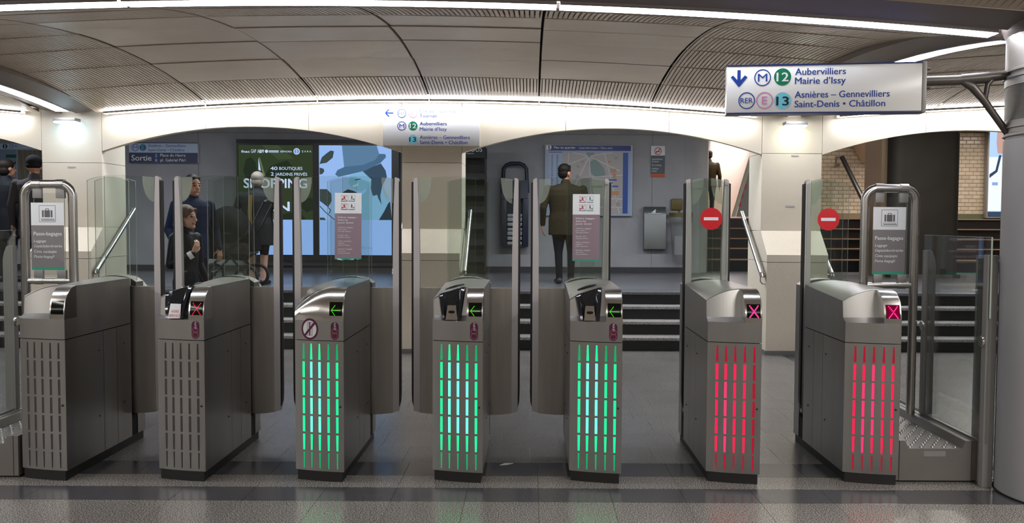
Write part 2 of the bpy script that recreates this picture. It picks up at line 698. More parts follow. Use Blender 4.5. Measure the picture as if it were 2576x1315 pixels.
def tile_mesh(mb, w, d):
    b = 0.0005
    mb.add([(0, 0, -0.006), (w, 0, -0.006), (w, d, -0.006), (0, d, -0.006),
            (0, 0, -b), (w, 0, -b), (w, d, -b), (0, d, -b),
            (b, b, 0), (w - b, b, 0), (w - b, d - b, 0), (b, d - b, 0)],
           [(0, 1, 5, 4), (1, 2, 6, 5), (2, 3, 7, 6), (3, 0, 4, 7), (4, 5, 9, 8), (5, 6, 10, 9), (6, 7, 11, 10), (7, 4, 8, 11), (8, 9, 10, 11)])


for i, (xa, xb, ya, yb, kind) in enumerate(tiles):
    w, d = xb - xa - 2 * G, yb - ya - 2 * G
    if i < 300:
        cached(('tile', round(w, 4), round(d, 4), kind), 'tile', lambda mb: tile_mesh(mb, w, d), TM[kind], floor, (xa + G, ya + G, 0), smooth=0)
    else:
        t = MB()
        tile_mesh(t, w, d)
        rest.add([(p[0] + xa + G, p[1] + ya + G, p[2]) for p in t.v], t.f, kind)
o = rest.build('tile_field', TM, floor, smooth=0)
o['kind'] = 'stuff'
# the hall floor outside the tiled part that is built piece by piece
MB().box(-14, 12, -6, 3.55, -0.006, 0).build('floor_slab', GRANITE, floor, smooth=0)

# ------------------------------------------------------------------ vaulted ceiling
BX, BHX = -1.187, 4.3


def vault(X, Y, cx=BX, cy=7.85, z0=2.62, z1=2.775):
    u = (X - cx) / BHX
    v = (Y - cy) / 2.6
    base = z0 + (z1 - z0) * (Y - (cy - 2.6)) / 5.2
    return base + 0.206 * (1 - u * u) + 0.30 * (1 - v * v)


ceiling = struct(MB().box(-14.2, 12.2, -6.2, 10.5, 3.75, 3.85).build('ceiling', CHANNEL, smooth=0))
XE = [-5.16, -3.83, -2.515, -1.2, 0.087, 1.40, 2.79]
YE = [5.38, 6.05, 6.75, 7.45, 8.12, 8.87, 9.6, 10.42]


def ceiling_bay(dx, cy, z0, z1, ye, slots=True):
    cx = BX + dx
    nx, ny = len(XE) - 1, len(ye) - 1
    for i in range(nx):
        for j in range(ny):
            xa, xb = XE[i] + dx + 0.011, XE[i + 1] + dx - 0.011
            ya, yb = ye[j] + 0.007, ye[j + 1] - 0.007
            zf = lambda X, Y: vault(X, Y, cx, cy, z0, z1)
            mb = MB()
            ribbed = slots and (i in (0, nx - 1) or j in (0, 1, ny - 1))
            if not ribbed:
                dz = random.uniform(-0.006, 0.006)
                tl = random.uniform(-0.006, 0.006)
                mb.slab(lambda a, b: (xa + (xb - xa) * a, ya + (yb - ya) * b,
                                      zf(xa + (xb - xa) * a, ya + (yb - ya) * b) + dz + tl * (b - 0.5)), 8, 4, (0, 0, 0.03))
                mb.build('ceiling_panel', CEIL, ceiling, smooth=40)
            else:
                n = 34
                lip0 = 0.05
                lip1 = 0.32 if j == ny - 1 else 0.05
                ts = [0, lip0, lip0 + 0.25 * (1 - lip0 - lip1), lip0 + 0.5 * (1 - lip0 - lip1), lip0 + 0.75 * (1 - lip0 - lip1), 1 - lip1, 1]
                xs = [(xa, 0)]
                for s in range(n):
                    c = xa + (xb - xa) * (s + 0.5) / n
                    xs += [(c - 0.0055, 0), (c - 0.0055, 1), (c + 0.0055, 1), (c + 0.0055, 0)]
                xs.append((xb, 0))
                k = len(ts)
                vs, fs, ms = [], [], []
                for (X, deep) in xs:
                    for q, t in enumerate(ts):
                        Y = ya + (yb - ya) * t
                        vs.append((X, Y, zf(X, Y) + (0.016 if deep and 0 < q < k - 1 else 0.0)))
                b0 = len(mb.v)
                mb.v += vs
                for a in range(len(xs) - 1):
                    for q in range(k - 1):
                        mb.f.append([b0 + a * k + q, b0 + (a + 1) * k + q, b0 + (a + 1) * k + q + 1, b0 + a * k + q + 1])
                        mb.m.append(1 if xs[a][1] and xs[a + 1][1] and 0 < q < k - 2 else 0)
                for Y in (ya, yb):      # folded edges of the sheet
                    mb.add([(xa, Y, zf(xa, Y)), (xb, Y, zf(xb, Y)), (xb, Y, zf(xb, Y) + 0.04), (xa, Y, zf(xa, Y) + 0.04)], [(0, 1, 2, 3)])
                mb.build('ceiling_panel', [CEIL, CEIL_SLOT], ceiling, smooth=0, fix=False)
    # dark backing above the open joints
    MB().slab(lambda a, b: (XE[0] + dx + (XE[-1] - XE[0]) * a, ye[0] + (ye[-1] - ye[0]) * b,
                            vault(XE[0] + dx + (XE[-1] - XE[0]) * a, ye[0] + (ye[-1] - ye[0]) * b, cx, cy, z0, z1) + 0.06),
              14, 8, (0, 0, 0.03)).build('ceiling_backing', VOID, ceiling, smooth=40)


YF = [-0.35, 0.37, 1.1, 1.82, 2.55, 3.28, 4.0, 4.72]
ceiling_bay(0, 7.85, 2.62, 2.775, YE)
ceiling_bay(8.6, 7.85, 2.62, 2.775, YE)
ceiling_bay(-8.6, 7.85, 2.62, 2.775, YE)
ceiling_bay(0, 2.2, 2.64, 2.62, YF)
ceiling_bay(8.6, 2.2, 2.64, 2.62, YF, slots=False)


# ribs between the bays, with the light channels
def rib_z_x(X, cx, top):
    u = (X - cx) / BHX
    return top - 0.206 * u * u


def rib_z_y(Y):
    v = (Y - 7.85) / 2.6
    return 2.66 + 0.13 * (Y - 5.25) / 5.2 + 0.19 * (1 - v * v)


for dx in (-8.6, 0, 8.6):
    cx = BX + dx
    x0, x1 = cx - 4.0, cx + 4.0
    fz = lambda X: rib_z_x(X, cx, 2.815)
    mb = MB()
    mb.slab(lambda a, b: (x0 - 0.2 + (x1 - x0 + 0.4) * a, 4.70 + 0.31 * b, fz(x0 - 0.2 + (x1 - x0 + 0.4) * a) + 0.05 - 0.05 * b), 30, 2, (0, 0, 0.05))
    mb.slab(lambda a, b: (x0 - 0.2 + (x1 - x0 + 0.4) * a, 5.19 + 0.20 * b, fz(x0 - 0.2 + (x1 - x0 + 0.4) * a) + 0.004 + 0.03 * b), 30, 2, (0, 0, 0.05))
    mb.slab(lambda a, b: (x0 - 0.2 + (x1 - x0 + 0.4) * a, 5.0 + 0.2 * b, fz(x0 - 0.2 + (x1 - x0 + 0.4) * a) + 0.03), 30, 1, (0, 0, 0.04))
    mb.build('lamp_channel', CHANNEL, ceiling, smooth=40)
for xc in (-5.49, 3.115):
    mb = MB()
    for sgn in (-1, 1):
        mb.slab(lambda a, b: (xc + sgn * (0.085 + 0.27 * b), 5.0 + 5.45 * a, rib_z_y(5.0 + 5.45 * a) + 0.012 + 0.05 * b), 20, 2, (0, 0, 0.05))
    mb.slab(lambda a, b: (xc - 0.1 + 0.2 * b, 5.0 + 5.45 * a, rib_z_y(5.0 + 5.45 * a) + 0.04), 20, 1, (0, 0, 0.04))
    mb.build('lamp_channel', CHANNEL, ceiling, smooth=40)
# front corner shoulder over the round column
for xc in (3.115,):
    MB().lathe([(0.0, 2.70), (0.43, 2.70), (0.43, 2.66), (0.40, 2.60)], 40, xc, 4.95).build('column_shoulder', CHANNEL, ceiling, smooth=40)


def strip_light(name_label, path, w, axis, group, lamp=None):
    """one luminous strip: housing edge and a long diffuser bowed along its path"""
    o = thing('strip_light', name_label, 'light', path[0], 0, group)
    p0 = Vector(path[0])
    n = len(path)
    mb, hb = MB(), MB()
    d = Vector((0, w / 2, 0)) if axis == 'x' else Vector((w / 2, 0, 0))
    q = [Vector(p) - p0 for p in path]
    mb.slab(lambda a, b: q[min(n - 1, round(a * (n - 1)))] - d + 2 * d * b, n - 1, 1, (0, 0, 0.018))
    for s in (-1, 1):
        hb.slab(lambda a, b: q[min(n - 1, round(a * (n - 1)))] + d * s * (1.0 + 0.09 * b) + Vector((0, 0, 0.002)), n - 1, 1, (0, 0, 0.024))
    mb.build('diffuser', lamp or LAMP, o, smooth=40)
    hb.build('housing', ALU_GREY, o, smooth=40)
    return o


def arcx(xa, xb, Y, cx, top, n=14):
    return [(xa + (xb - xa) * i / n, Y, rib_z_x(xa + (xb - xa) * i / n, cx, top)) for i in range(n + 1)]


def arcy(ya, yb, X, n=14, dz=0.0):
    return [(X, ya + (yb - ya) * i / n, rib_z_y(ya + (yb - ya) * i / n) + dz) for i in range(n + 1)]


for (a, b, lab) in [(-4.85, -2.36, 'long curved ceiling light strip at the upper left edge, above the luggage frame'),
                    (-2.34, 0.14, 'long curved ceiling light strip at the top centre, highest of the front row'),
                    (0.16, 2.66, 'long curved ceiling light strip sloping down to the round steel column')]:
    strip_light(lab, arcx(a, b, 5.10, BX, 2.80), 0.12, 'x', 'front row of ceiling light strips')
rear = [-5.04, -3.83, -2.515, -1.2, 0.087, 1.40, 2.66]
rl = ['leftmost thin light strip above the arches, starting at the left pillar', 'thin light strip above the crown of the left arch',
      'thin light strip over the left half of the middle pillar, left of the white sign', 'thin light strip right above the white sign on the middle pillar',
      'thin light strip above the crown of the right arch', 'rightmost thin light strip above the arches, ending at the right pillar']
for i in range(6):
    strip_light(rl[i], arcx(rear[i] + 0.006, rear[i + 1] - 0.006, 10.39, BX, 2.955, 8), 0.08, 'x', 'rear row of light strips over the arches', LAMP_REAR)
strip_light('thin light strip over the arch at the far right, behind the hanging sign', arcx(3.62, 7.9, 10.39, BX + 8.6, 2.955), 0.08, 'x',
            'rear row of light strips over the arches', LAMP_REAR)
strip_light('thin light strip over the arch at the far left edge', arcx(-9.5, -6.0, 10.39, BX - 8.6, 2.955), 0.08, 'x',
            'rear row of light strips over the arches', LAMP_REAR)
strip_light('broad light strip running down the rib to the left pillar', arcy(5.6, 10.3, -5.49), 0.15, 'y', 'light strips on the cross ribs')
strip_light('broad light strip along the rib from the round column to the right pillar', arcy(5.6, 10.3, 3.115), 0.15, 'y', 'light strips on the cross ribs')
# small end lamps of the cross ribs on the pillar faces
for xc, lab in ((-5.49, 'small bluish lamp head at the top of the left pillar'), (3.115, 'small lamp head at the top of the right pillar')):
    o = thing('pillar_lamp', lab, 'light', (xc, 10.38, 2.70), 0, 'lamp heads on the pillars')
    MB().bevbox(-0.13, 0.13, -0.05, 0.09, 0.0, 0.04, 0.008).build('housing', ALU_GREY, o)
    MB().prism([(-0.12, -0.045), (0.12, -0.045), (0.10, 0.085), (-0.10, 0.085)], 'z', -0.02, -0.001).build('diffuser', emission('pillar_lamp_light_a' if xc < 0 else 'pillar_lamp_light_b', (0.5, 0.78, 1, 1) if xc < 0 else (0.95, 1, 0.86, 1), STRIP * 0.9), o)

# ------------------------------------------------------------------ arcade of stone
PX = [-9.79, -5.49, -1.187, 3.115, 7.415]
PH = 0.36
YA, YB = 10.5, 11.1
wall = struct(bpy.data.objects.new('wall_arcade', None))
COL.objects.link(wall)


def arch_z(X, c):
    u = (X - c) / (4.302 / 2 - PH)
    return 2.665 - 0.30 * u * u


ZT = 3.12
jt = 0.0025
for k in range(4):
    c = (PX[k] + PX[k + 1]) / 2
    a, b = PX[k] + PH, PX[k + 1] - PH
    cuts = [a, a + (b - a) * 0.345, a + (b - a) * 0.69, b]
    for i in range(3):
        xa, xb = cuts[i] + jt, cuts[i + 1] - jt
        n = 10
        pts = [(xa + (xb - xa) * j / n, arch_z(xa + (xb - xa) * j / n, c)) for j in range(n + 1)]
        MB().prism(pts + [(xb, ZT), (xa, ZT)], 'y', YA, YA + 0.10).build('stone_panel', STONE, wall, smooth=20)
JH = [2.225, 2.225, 2.247, 2.378, 2.3]
for k in range(5):
    x0, x1 = PX[k] - PH + jt, PX[k] + PH - jt
    MB().box(x0, x1, YA, YB, JH[k] + jt, ZT).build('stone_panel', STONE, wall, smooth=0)
    MB().box(x0, x1, YA, YB, 1.457, JH[k] - jt).build('stone_panel', STONE, wall, smooth=0)
    # sloped ledge block, then the plinth with a top band and a skirting
    MB().prism([(10.2, 1.09 + jt), (YB, 1.09 + jt), (YB, 1.45), (YA - 0.002, 1.455), (10.2, 1.175)], 'x', x0, x1).build('stone_ledge', STONE, wall, smooth=0)
    MB().box(x0 + 0.002, x1 - 0.002, 10.203, YB, 0.05, 1.09 - jt).build('stone_plinth', STONE, wall, smooth=0)
    MB().box(x0 - 0.004, x1 + 0.004, 10.194, YB, 0.0, 0.048).build('skirting', mat('skirting_grey', rgb(120, 118, 116), 0.5), wall, smooth=0)
MB().box(-14, 12, YA + 0.02, YB, ZT, 3.75).build('wall_top', STONE, wall, smooth=0)
# small enamel plates on the pillars
for (px, py, w, h, lab) in [(2000, 391, 0.09, 0.02, 'tiny white plate just below the joint of the right pillar'), (1987, 519, 0.11, 0.02, 'tiny grey plate halfway up the right pillar'),
                            (180, 420, 0.10, 0.016, 'tiny pale plate on the left pillar')]:
    p = at(px, py, YA)
    o = MB().box(-w / 2, w / 2, -0.004, 0, -h / 2, h / 2).build('number_plate', ALU, None, p, smooth=0)
    tag(o, lab, 'plate', 'small plates on the pillars')

# ------------------------------------------------------------------ steps up to the corridor
SY = [10.46, 10.76, 11.06, 11.36]
RZ = 0.16
edges = [(-12.0, PX[0] - PH), (PX[0] + PH, PX[1] - PH), (PX[1] + PH, PX[2] - PH), (PX[2] + PH, PX[3] - PH), (PX[3] + PH, PX[4] - PH), (PX[4] + PH, 11.0)]
for (a, b) in edges[1:5]:
    st = struct(bpy.data.objects.new('steps', None))
    COL.objects.link(st)
    a, b = a + 0.004, b - 0.004
    for i, y in enumerate(SY):
        aa, bb = (a, b) if y < YB - 0.05 else (a, b)
        MB().box(aa, bb, y + 0.02, y + 0.06, i * RZ, (i + 1) * RZ - 0.035).build('riser', RISER, st, smooth=0)
        yend = SY[i + 1] + 0.06 if i < 3 else 11.75
        MB().bevbox(aa, bb, y, yend, (i + 1) * RZ - 0.034, (i + 1) * RZ, 0.004).build('tread', STEPSTONE if i < 3 else LANDING, st)
floor2 = struct(MB().box(-13.5, 11.5, 11.76, 16.35, 0.44, 0.64).build('floor_landing', LANDING, smooth=0))

# ------------------------------------------------------------------ corridor behind the arches
YW = 15.7
wall2 = struct(MB().box(-13.5, 2.75, YW, YW + 0.25, 0.64, 3.5).build('wall_corridor', CONCRETE, smooth=0))
# rounded end of that wall
pts = [(2.752, YW)] + [(2.75 + 0.50 * math.sin(t * PI / 2 / 8), YW + 0.50 * (1 - math.cos(t * PI / 2 / 8))) for t in range(1, 9)] + [(3.25, YW + 2.5), (2.752, YW + 2.5)]
MB().prism(pts, 'z', 0.64, 3.9).build('wall_end', CONCRETE, wall2, smooth=40)
MB().box(3.253, 3.275, YW + 0.51, YW + 2.5, 0.64, 3.9).build('corner_trim', STEEL_SIDE, wall2, smooth=0)
# wall panel joints
for px in (500, 1180, 1640):
    p = at(px, 500, YW)
    MB().box(p.x - 0.004, p.x + 0.004, YW - 0.002, YW, 0.74, 3.5).build('panel_joint', mat('joint_grey', rgb(120, 120, 122), 0.8), wall2, smooth=0)
p = at(1250, 337, YW)
MB().box(-13.5, 2.75, YW - 0.0025, YW, p.z - 0.004, p.z + 0.004).build('panel_joint', MATS['joint_grey'], wall2, smooth=0)
struct(MB().box(-13.5, 2.75, YW - 0.02, YW - 0.004, 0.64, 0.74).build('baseboard_corridor', mat('base_dark', rgb(60, 60, 64), 0.5), smooth=0))
struct(MB().box(-13.7, 11.7, 11.1, 18.3, 3.55, 3.65).build('ceiling_corridor', CONCRETE, smooth=0))
struct(MB().box(-13.7, -13.5, 10.5, 18.6, 0, 3.65).build('wall_left_corridor', CONCRETE, smooth=0))
struct(MB().box(11.5, 11.7, 10.5, 19.0, 0, 5.0).build('wall_right_corridor', CONCRETE, smooth=0))

# broad dark flight at the back right
fl = struct(bpy.data.objects.new('rear_steps', None))
COL.objects.link(fl)
zz = [0.64, 0.865, 1.065, 1.25, 1.445, 1.645]
for i in range(5):
    y = 16.3 + 0.3 * i
    MB().box(3.28, 11.45, y + 0.015, y + 0.05, zz[i], zz[i + 1] - 0.02).build('riser', RISER, fl, smooth=0)
    MB().box(3.28, 11.45, y, (y + 0.34) if i < 4 else 27.5, zz[i + 1] - 0.018, zz[i + 1]).build('tread', mat('step_brown', rgb(150, 120, 96), 0.5), fl, smooth=0)

# tiled wall above that flight (bevelled white tiles), in front of it the dark pillar
wt = struct(MB().box(5.35, 11.45, 18.62, 18.8, 1.645, 5.2).build('wall_tiled', mat('grout', rgb(134, 118, 98), 0.9), smooth=0))
TILE = mat('glazed_tile', rgb(202, 188, 170), 0.16, var=(5, 0.9, 2), rnd=0.1)
tw, th = 0.165, 0.0825


def bevel_tile(mb):
    w, h, d, b = tw - 0.006, th - 0.008, 0.010, 0.009
    mb.add([(0, 0, 0), (w, 0, 0), (w, 0, h), (0, 0, h), (b, -d, b), (w - b, -d, b), (w - b, -d, h - b), (b, -d, h - b)],
           [(4, 5, 6, 7), (0, 1, 5, 4), (1, 2, 6, 5), (2, 3, 7, 6), (3, 0, 4, 7)])


def tile_rows(xa, xb, za, zb):
    k = 0
    z = za
    while z < zb:
        x = xa - (tw / 2 if k % 2 else 0)
        while x < xb:
            yield x, z
            x += tw
        z += th
        k += 1


near = [q for q in tile_rows(5.95, 7.75, 1.75, 3.55)]
near += [q for q in tile_rows(9.05, 9.75, 1.75, 3.45)]
cnt = 0
rest = MB()
for x, z in near:
    if cnt < 300:
        cached('wall_tile', 'wall_tile', bevel_tile, TILE, wt, (x, 18.62, z), smooth=0)
        cnt += 1
    else:
        t = MB()
        bevel_tile(t)
        rest.add([(q[0] + x, q[1] + 18.62, q[2] + z) for q in t.v], t.f)
for x, z in list(tile_rows(9.92, 11.3, 1.75, 3.45)) + list(tile_rows(5.4, 5.8, 1.75, 3.5)):
    t = MB()
    bevel_tile(t)
    rest.add([(q[0] + x, q[1] + 18.62, q[2] + z) for q in t.v], t.f)
o = rest.build('wall_tile_field', TILE, wt, smooth=0)
o['kind'] = 'stuff'
MB().box(8.9, 11.45, 18.585, 18.615, 1.645, 1.75).build('tile_ledge', mat('ledge_green', rgb(96, 100, 78), 0.4), wt, smooth=0)
# dark round-edged pillar
a, b = at(2246, 500, 14.6).x, at(2420, 500, 14.6).x
pl = struct(bpy.data.objects.new('dark_pillar', None))
COL.objects.link(pl)
r = 0.16
pts = []
for (cx, cy, t0) in ((a + r, 14.6 + r, PI), (b - r, 14.6 + r, 1.5 * PI)):
    for t in range(9):
        pts.append((cx + r * math.cos(t0 + t * PI / 16), cy + r * math.sin(t0 + t * PI / 16)))
MB().prism(pts + [(b, 15.6), (a, 15.6)], 'z', 0.64, 3.55).build('shaft', CONC_DARK, pl, smooth=40)
MB().box(a - 0.10, a - 0.002, 14.85, 15.6, 0.64, 3.55).build('side_trim', mat('trim_bronze', rgb(128, 112, 92), 0.4, 0.4), pl, smooth=0)
MB().box(a - 0.004, b + 0.004, 14.594, 14.598, 0.64, 0.70).build('foot_strip', STEEL_SIDE, pl, smooth=0)
# terrazzo-edged soffit of the stairs above
q = [at(2178, 350, 17.6), at(2246, 318, 17.6), at(2246, 396, 17.6), at(2206, 402, 17.6)]
sf = struct(MB().prism([(p.x, p.z) for p in q], 'y', 17.6, 18.4).build('stair_soffit', mat('soffit_beige', rgb(190, 168, 144), 0.6), smooth=0))
q = [at(2172, 352, 17.58), at(2184, 348, 17.58), at(2212, 390, 17.58), at(2232, 386, 17.58), at(2232, 400, 17.58), at(2202, 405, 17.58)]
MB().prism([(p.x, p.z) for p in q], 'y', 17.55, 17.6).build('soffit_edge', speckled('terrazzo_edge', rgb(120, 120, 112), rgb(40, 44, 40), 60, 0.5, 0.4, 0.55), sf, smooth=0)
# bright passage at the end of the flight
struct(MB().box(2.3, 9.0, 27.3, 27.5, 1.645, 5.2).build('wall_passage', mat('pale_plaster', rgb(236, 220, 208), 0.7), smooth=0))
struct(MB().box(2.0, 2.2, 18.4, 27.5, 1.4, 5.2).build('wall_passage_left', MATS['pale_plaster'], smooth=0))
struct(MB().box(5.15, 5.35, 18.62, 27.5, 1.4, 5.2).build('wall_passage_right', MATS['pale_plaster'], smooth=0))
struct(MB().box(2.0, 11.7, 18.3, 27.6, 5.2, 5.3).build('ceiling_passage', CONCRETE, smooth=0))
struct(MB().box(-13.7, 11.7, 18.2, 18.3, 3.65, 5.3).build('wall_bulkhead', CONCRETE, smooth=0))

# hall walls outside the frame
HW = mat('hall_wall', rgb(176, 168, 156), 0.6, var=(1.0, 0.85, 4))
struct(MB().box(-14.2, 12.2, -6.2, -6.0, 0, 3.8).build('wall_rear', HW, smooth=0))
struct(MB().box(-14.2, -14.0, -6.0, 10.5, 0, 3.8).build('wall_left', HW, smooth=0))
struct(MB().box(12.0, 12.2, -6.0, 10.5, 0, 3.8).build('wall_right', HW, smooth=0))

# ------------------------------------------------------------------ round steel column
cl = struct(bpy.data.objects.new('column', None))
COL.objects.link(cl)
cl.location = (3.10, 4.95, 0)
COLSTEEL = mat('column_lacquer', rgb(170, 168, 170), 0.42, 0.15, var=(1.5, 0.93, 4))
COLTOP = mat('column_steel', (0.40, 0.38, 0.36, 1), 0.45, 1.0, var=(2, 0.85, 4))
R = 0.392
MB().lathe([(R, 0.012), (R, 2.03), (R - 0.01, 2.035), (R - 0.01, 2.045)], 64).build('shaft', COLSTEEL, cl, smooth=40)
MB().lathe([(R + 0.004, 0.0), (R + 0.004, 0.010), (R, 0.012)], 64).build('foot_ring', RUBBER, cl, smooth=40)
MB().lathe([(R - 0.005, 2.045), (R + 0.006, 2.05), (R + 0.006, 2.062), (R - 0.004, 2.068), (R - 0.004, 2.09), (R + 0.006, 2.095), (R + 0.006, 2.105)], 64).build('lower_ring', COLTOP, cl, smooth=30)
MB().lathe([(R + 0.002, 2.105), (R + 0.002, 2.135)], 64).build('lower_band', COLTOP, cl, smooth=40)
prof = []
for i in range(34):
    z = 2.137 + 0.192 * i / 33
    prof += [(R - 0.002, z), (R - 0.002, z + 0.0028), (R - 0.006, z + 0.0032), (R - 0.006, z + 0.0054)]
MB().lathe(prof, 64).build('mesh_band', mat('mesh_steel', (0.22, 0.21, 0.20, 1), 0.4, 0.9), cl, smooth=0)
MB().lathe([(R + 0.002, 2.331), (R + 0.002, 2.372)], 64).build('upper_band', COLTOP, cl, smooth=40)
MB().lathe([(R + 0.002, 2.372), (R + 0.010, 2.376), (R + 0.010, 2.390), (R - 0.008, 2.394), (R - 0.008, 2.408), (R + 0.010, 2.412), (R + 0.010, 2.424), (R, 2.428)], 64).build('upper_ring', COLTOP, cl, smooth=30)
MB().lathe([(R, 2.428), (R, 2.62)], 64).build('capital', COLTOP, cl, smooth=40)

# ------------------------------------------------------------------ ticket gates
GW = 0.305
HW2 = GW / 2
GY = 5.12
XH = HW2 - 0.097       # left edge of the display hood
Z_SEAM, Z_SHELF = 0.840, 0.960


def yf(x):
    return 0.07 * (0.5 - x / GW) - 0.010 * (1 - (x / HW2) ** 2)


HOOD = [(0.0, 0.960), (0.0, 0.985), (0.003, 1.015), (0.011, 1.05), (0.024, 1.083), (0.044, 1.110), (0.072, 1.132), (0.105, 1.145), (0.14, 1.150)]
ZTOP = 1.150


def hood_y(z):
    for (a, b), (c, d) in zip(HOOD, HOOD[1:]):
        if b <= z <= d:
            return a + (c - a) * (z - b) / (d - b)
    return HOOD[-1][0]


def z_front(x):
    """top edge of the recess, lower on the left"""
    s = (x + HW2) / (XH + HW2)
    s = max(0.0, min(1.0, s))
    return 1.083 + (ZTOP - 1.083) * (1 - (1 - s) ** 2)


def y_front(x):
    s = max(0.0, min(1.0, (x + HW2) / (XH + HW2)))
    return yf(x) + 0.055 + 0.085 * s


def z_top(x, t):
    s = (x + HW2) / GW
    zl = 1.083 + 0.045 * t
    g = 1 - (1 - min(1.0, s / 0.68)) ** 2
    return zl + (ZTOP - zl) * g + 0.012 * t * math.sin(PI * min(1, s))


SLX = [-HW2 + GW * f for f in (0.18, 0.34, 0.51, 0.69, 0.865)]
ZR = [(0.821 - 0.1085 * i, 0.821 - 0.1085 * i - 0.0955) for i in range(7)]


def slot_w(z):
    """width of a light slot at height z: tapered at both ends"""
    w = 0.0148
    if z > 0.725:
        w *= 1 - 0.42 * (z - 0.725) / 0.096
    if z < 0.27:
        w *= 1 - 0.55 * (0.27 - z) / 0.20
    return w


def front_panel(mb):
    zs = [0.060]
    for (a, b) in reversed(ZR):
        zs += [b, a]
    zs.append(Z_SEAM - 0.002)
    cols = [(-HW2, 0)]
    for c in SLX:
        cols += [(c, -0.5), (c, 0.5)]
    cols.append((HW2, 0))
    g = []
    for z in zs:
        row = []
        for (c, s) in cols:
            x = c + s * slot_w(min(max(z, 0.07), 0.821))
            row.append((x, yf(x), z))
        g.append(row)
    th = 0.004
    nr, nc = len(zs), len(cols)
    vs = [p for row in g for p in row] + [(p[0], p[1] + th, p[2]) for row in g for p in row]
    N = nr * nc
    hole = lambda i, j: (j % 2 == 1 and 1 <= j <= nc - 3 and i % 2 == 1 and 1 <= i <= nr - 3)
    fs = []
    for i in range(nr - 1):
        for j in range(nc - 1):
            a, b, c, d = i * nc + j, i * nc + j + 1, (i + 1) * nc + j + 1, (i + 1) * nc + j
            if hole(i, j):
                fs += [(a, b, b + N, a + N), (b, c, c + N, b + N), (c, d, d + N, c + N), (d, a, a + N, d + N)]
            else:
                fs += [(a, b, c, d), (d + N, c + N, b + N, a + N)]
    for i in range(nr - 1):
        for j in (0, nc - 1):
            a, d = i * nc + j, (i + 1) * nc + j
            fs.append((a, d, d + N, a + N))
    for j in range(nc - 1):
        for i in (0, nr - 1):
            a, b = i * nc + j, i * nc + j + 1
            fs.append((a, b, b + N, a + N))
    mb.add(vs, fs)


def head_face(mb, full=False):
    mb.slab(lambda a, b: (-HW2 + GW * a, yf(-HW2 + GW * a), Z_SEAM + 0.002 + (Z_SHELF - Z_SEAM - 0.002) * b), 12, 1, (0, 0.006, 0))


def hood(mb):
    n = len(HOOD) - 1
    mb.grid(lambda a, b: (XH + 0.097 * a, yf(XH + 0.097 * a) + HOOD[round(b * n)][0], HOOD[round(b * n)][1]), 4, n)
    for x, e in ((XH, 0.002), (HW2, -0.002)):
        pr = [(yf(x) + p[0], p[1]) for p in HOOD]
        pr += [(yf(x) + 0.14, Z_SHELF)]
        mb.prism(pr, 'x', x, x + e)


def dome_hood(mb):
    """full-width rounded head without a reader"""
    n = len(HOOD) - 1

    def fn(a, b):
        x = -HW2 + GW * a
        k = round(b * n)
        s = max(0.0, min(1.0, a / 0.72))
        zf = 0.42 + 0.58 * (1 - (1 - s) ** 2)
        z = HOOD[k][1]
        zz = 0.960 + (z - 0.960) * (zf if z > 0.985 else 1)
        bulge = 0.012 * math.sin(PI * b) * (1 - s)
        return (x, yf(x) + HOOD[k][0] * (0.75 + 0.25 * s) - bulge, zz)
    mb.grid(fn, 14, n)


def recess(mb):
    n = 10
    bl = [(-HW2 + 0.003 + (XH + HW2 - 0.003) * i / n) for i in range(n + 1)]
    low = [(x, yf(x) + 0.045 + 0.055 * (i / n), 0.985) for i, x in enumerate(bl)]
    up = [(x, y_front(x), z_front(x)) for x in bl]
    fr = [(x, yf(x), Z_SHELF) for x in bl]
    for i in range(n):
        mb.add([low[i], low[i + 1], up[i + 1], up[i]], [(0, 1, 2, 3)])
        mb.add([fr[i], fr[i + 1], low[i + 1], low[i]], [(0, 1, 2, 3)])


def top_cover(mb, kind):
    NU, NV = 14, 6

    def fn(a, b):
        x = -HW2 + GW * a
        y0 = y_front(x) if x < XH else yf(x) + 0.14
        if kind == 'dome':
            s = max(0.0, min(1.0, a / 0.72))
            zf = 0.42 + 0.58 * (1 - (1 - s) ** 2)
            z0 = 0.960 + (ZTOP - 0.960) * zf
            z1 = z_top(x, 1.0)
            return (x, y0 + (0.845 - y0) * b, z0 + (z1 - z0) * min(1, b * 2.2) ** 0.8 if b > 0 else z0)
        z0 = z_front(x)
        z1 = z_top(x, b)
        return (x, y0 + (0.845 - y0) * b, z0 if b == 0 else z1)
    mb.grid(fn, NU, NV)
    # rounded bead along the front edge
    if kind != 'dome':
        mb.tube([(p[0], p[1] - 0.001, p[2]) for p in (fn(i / NU, 0) for i in range(NU + 1))], 0.0028, 6)


def side_outline(side, kind):
    """(y,z) outline of the upper side plate"""
    if side > 0:
        pr = [(yf(HW2) + p[0], p[1]) for p in HOOD]
        return [(yf(HW2), Z_SEAM + 0.002)] + pr + [(0.845, ZTOP), (0.845, Z_SEAM + 0.002)]
    y0 = yf(-HW2)
    if kind == 'dome':
        return [(y0, Z_SEAM + 0.002), (y0, 1.0), (y0 + 0.10, 1.04), (y0 + 0.35, 1.10), (0.845, 1.128), (0.845, Z_SEAM + 0.002)]
    return [(y0, Z_SEAM + 0.002), (y0, Z_SHELF), (y0 + 0.045, 0.985), (y0 + 0.055, 1.083), (0.845, 1.128), (0.845, Z_SEAM + 0.002)]


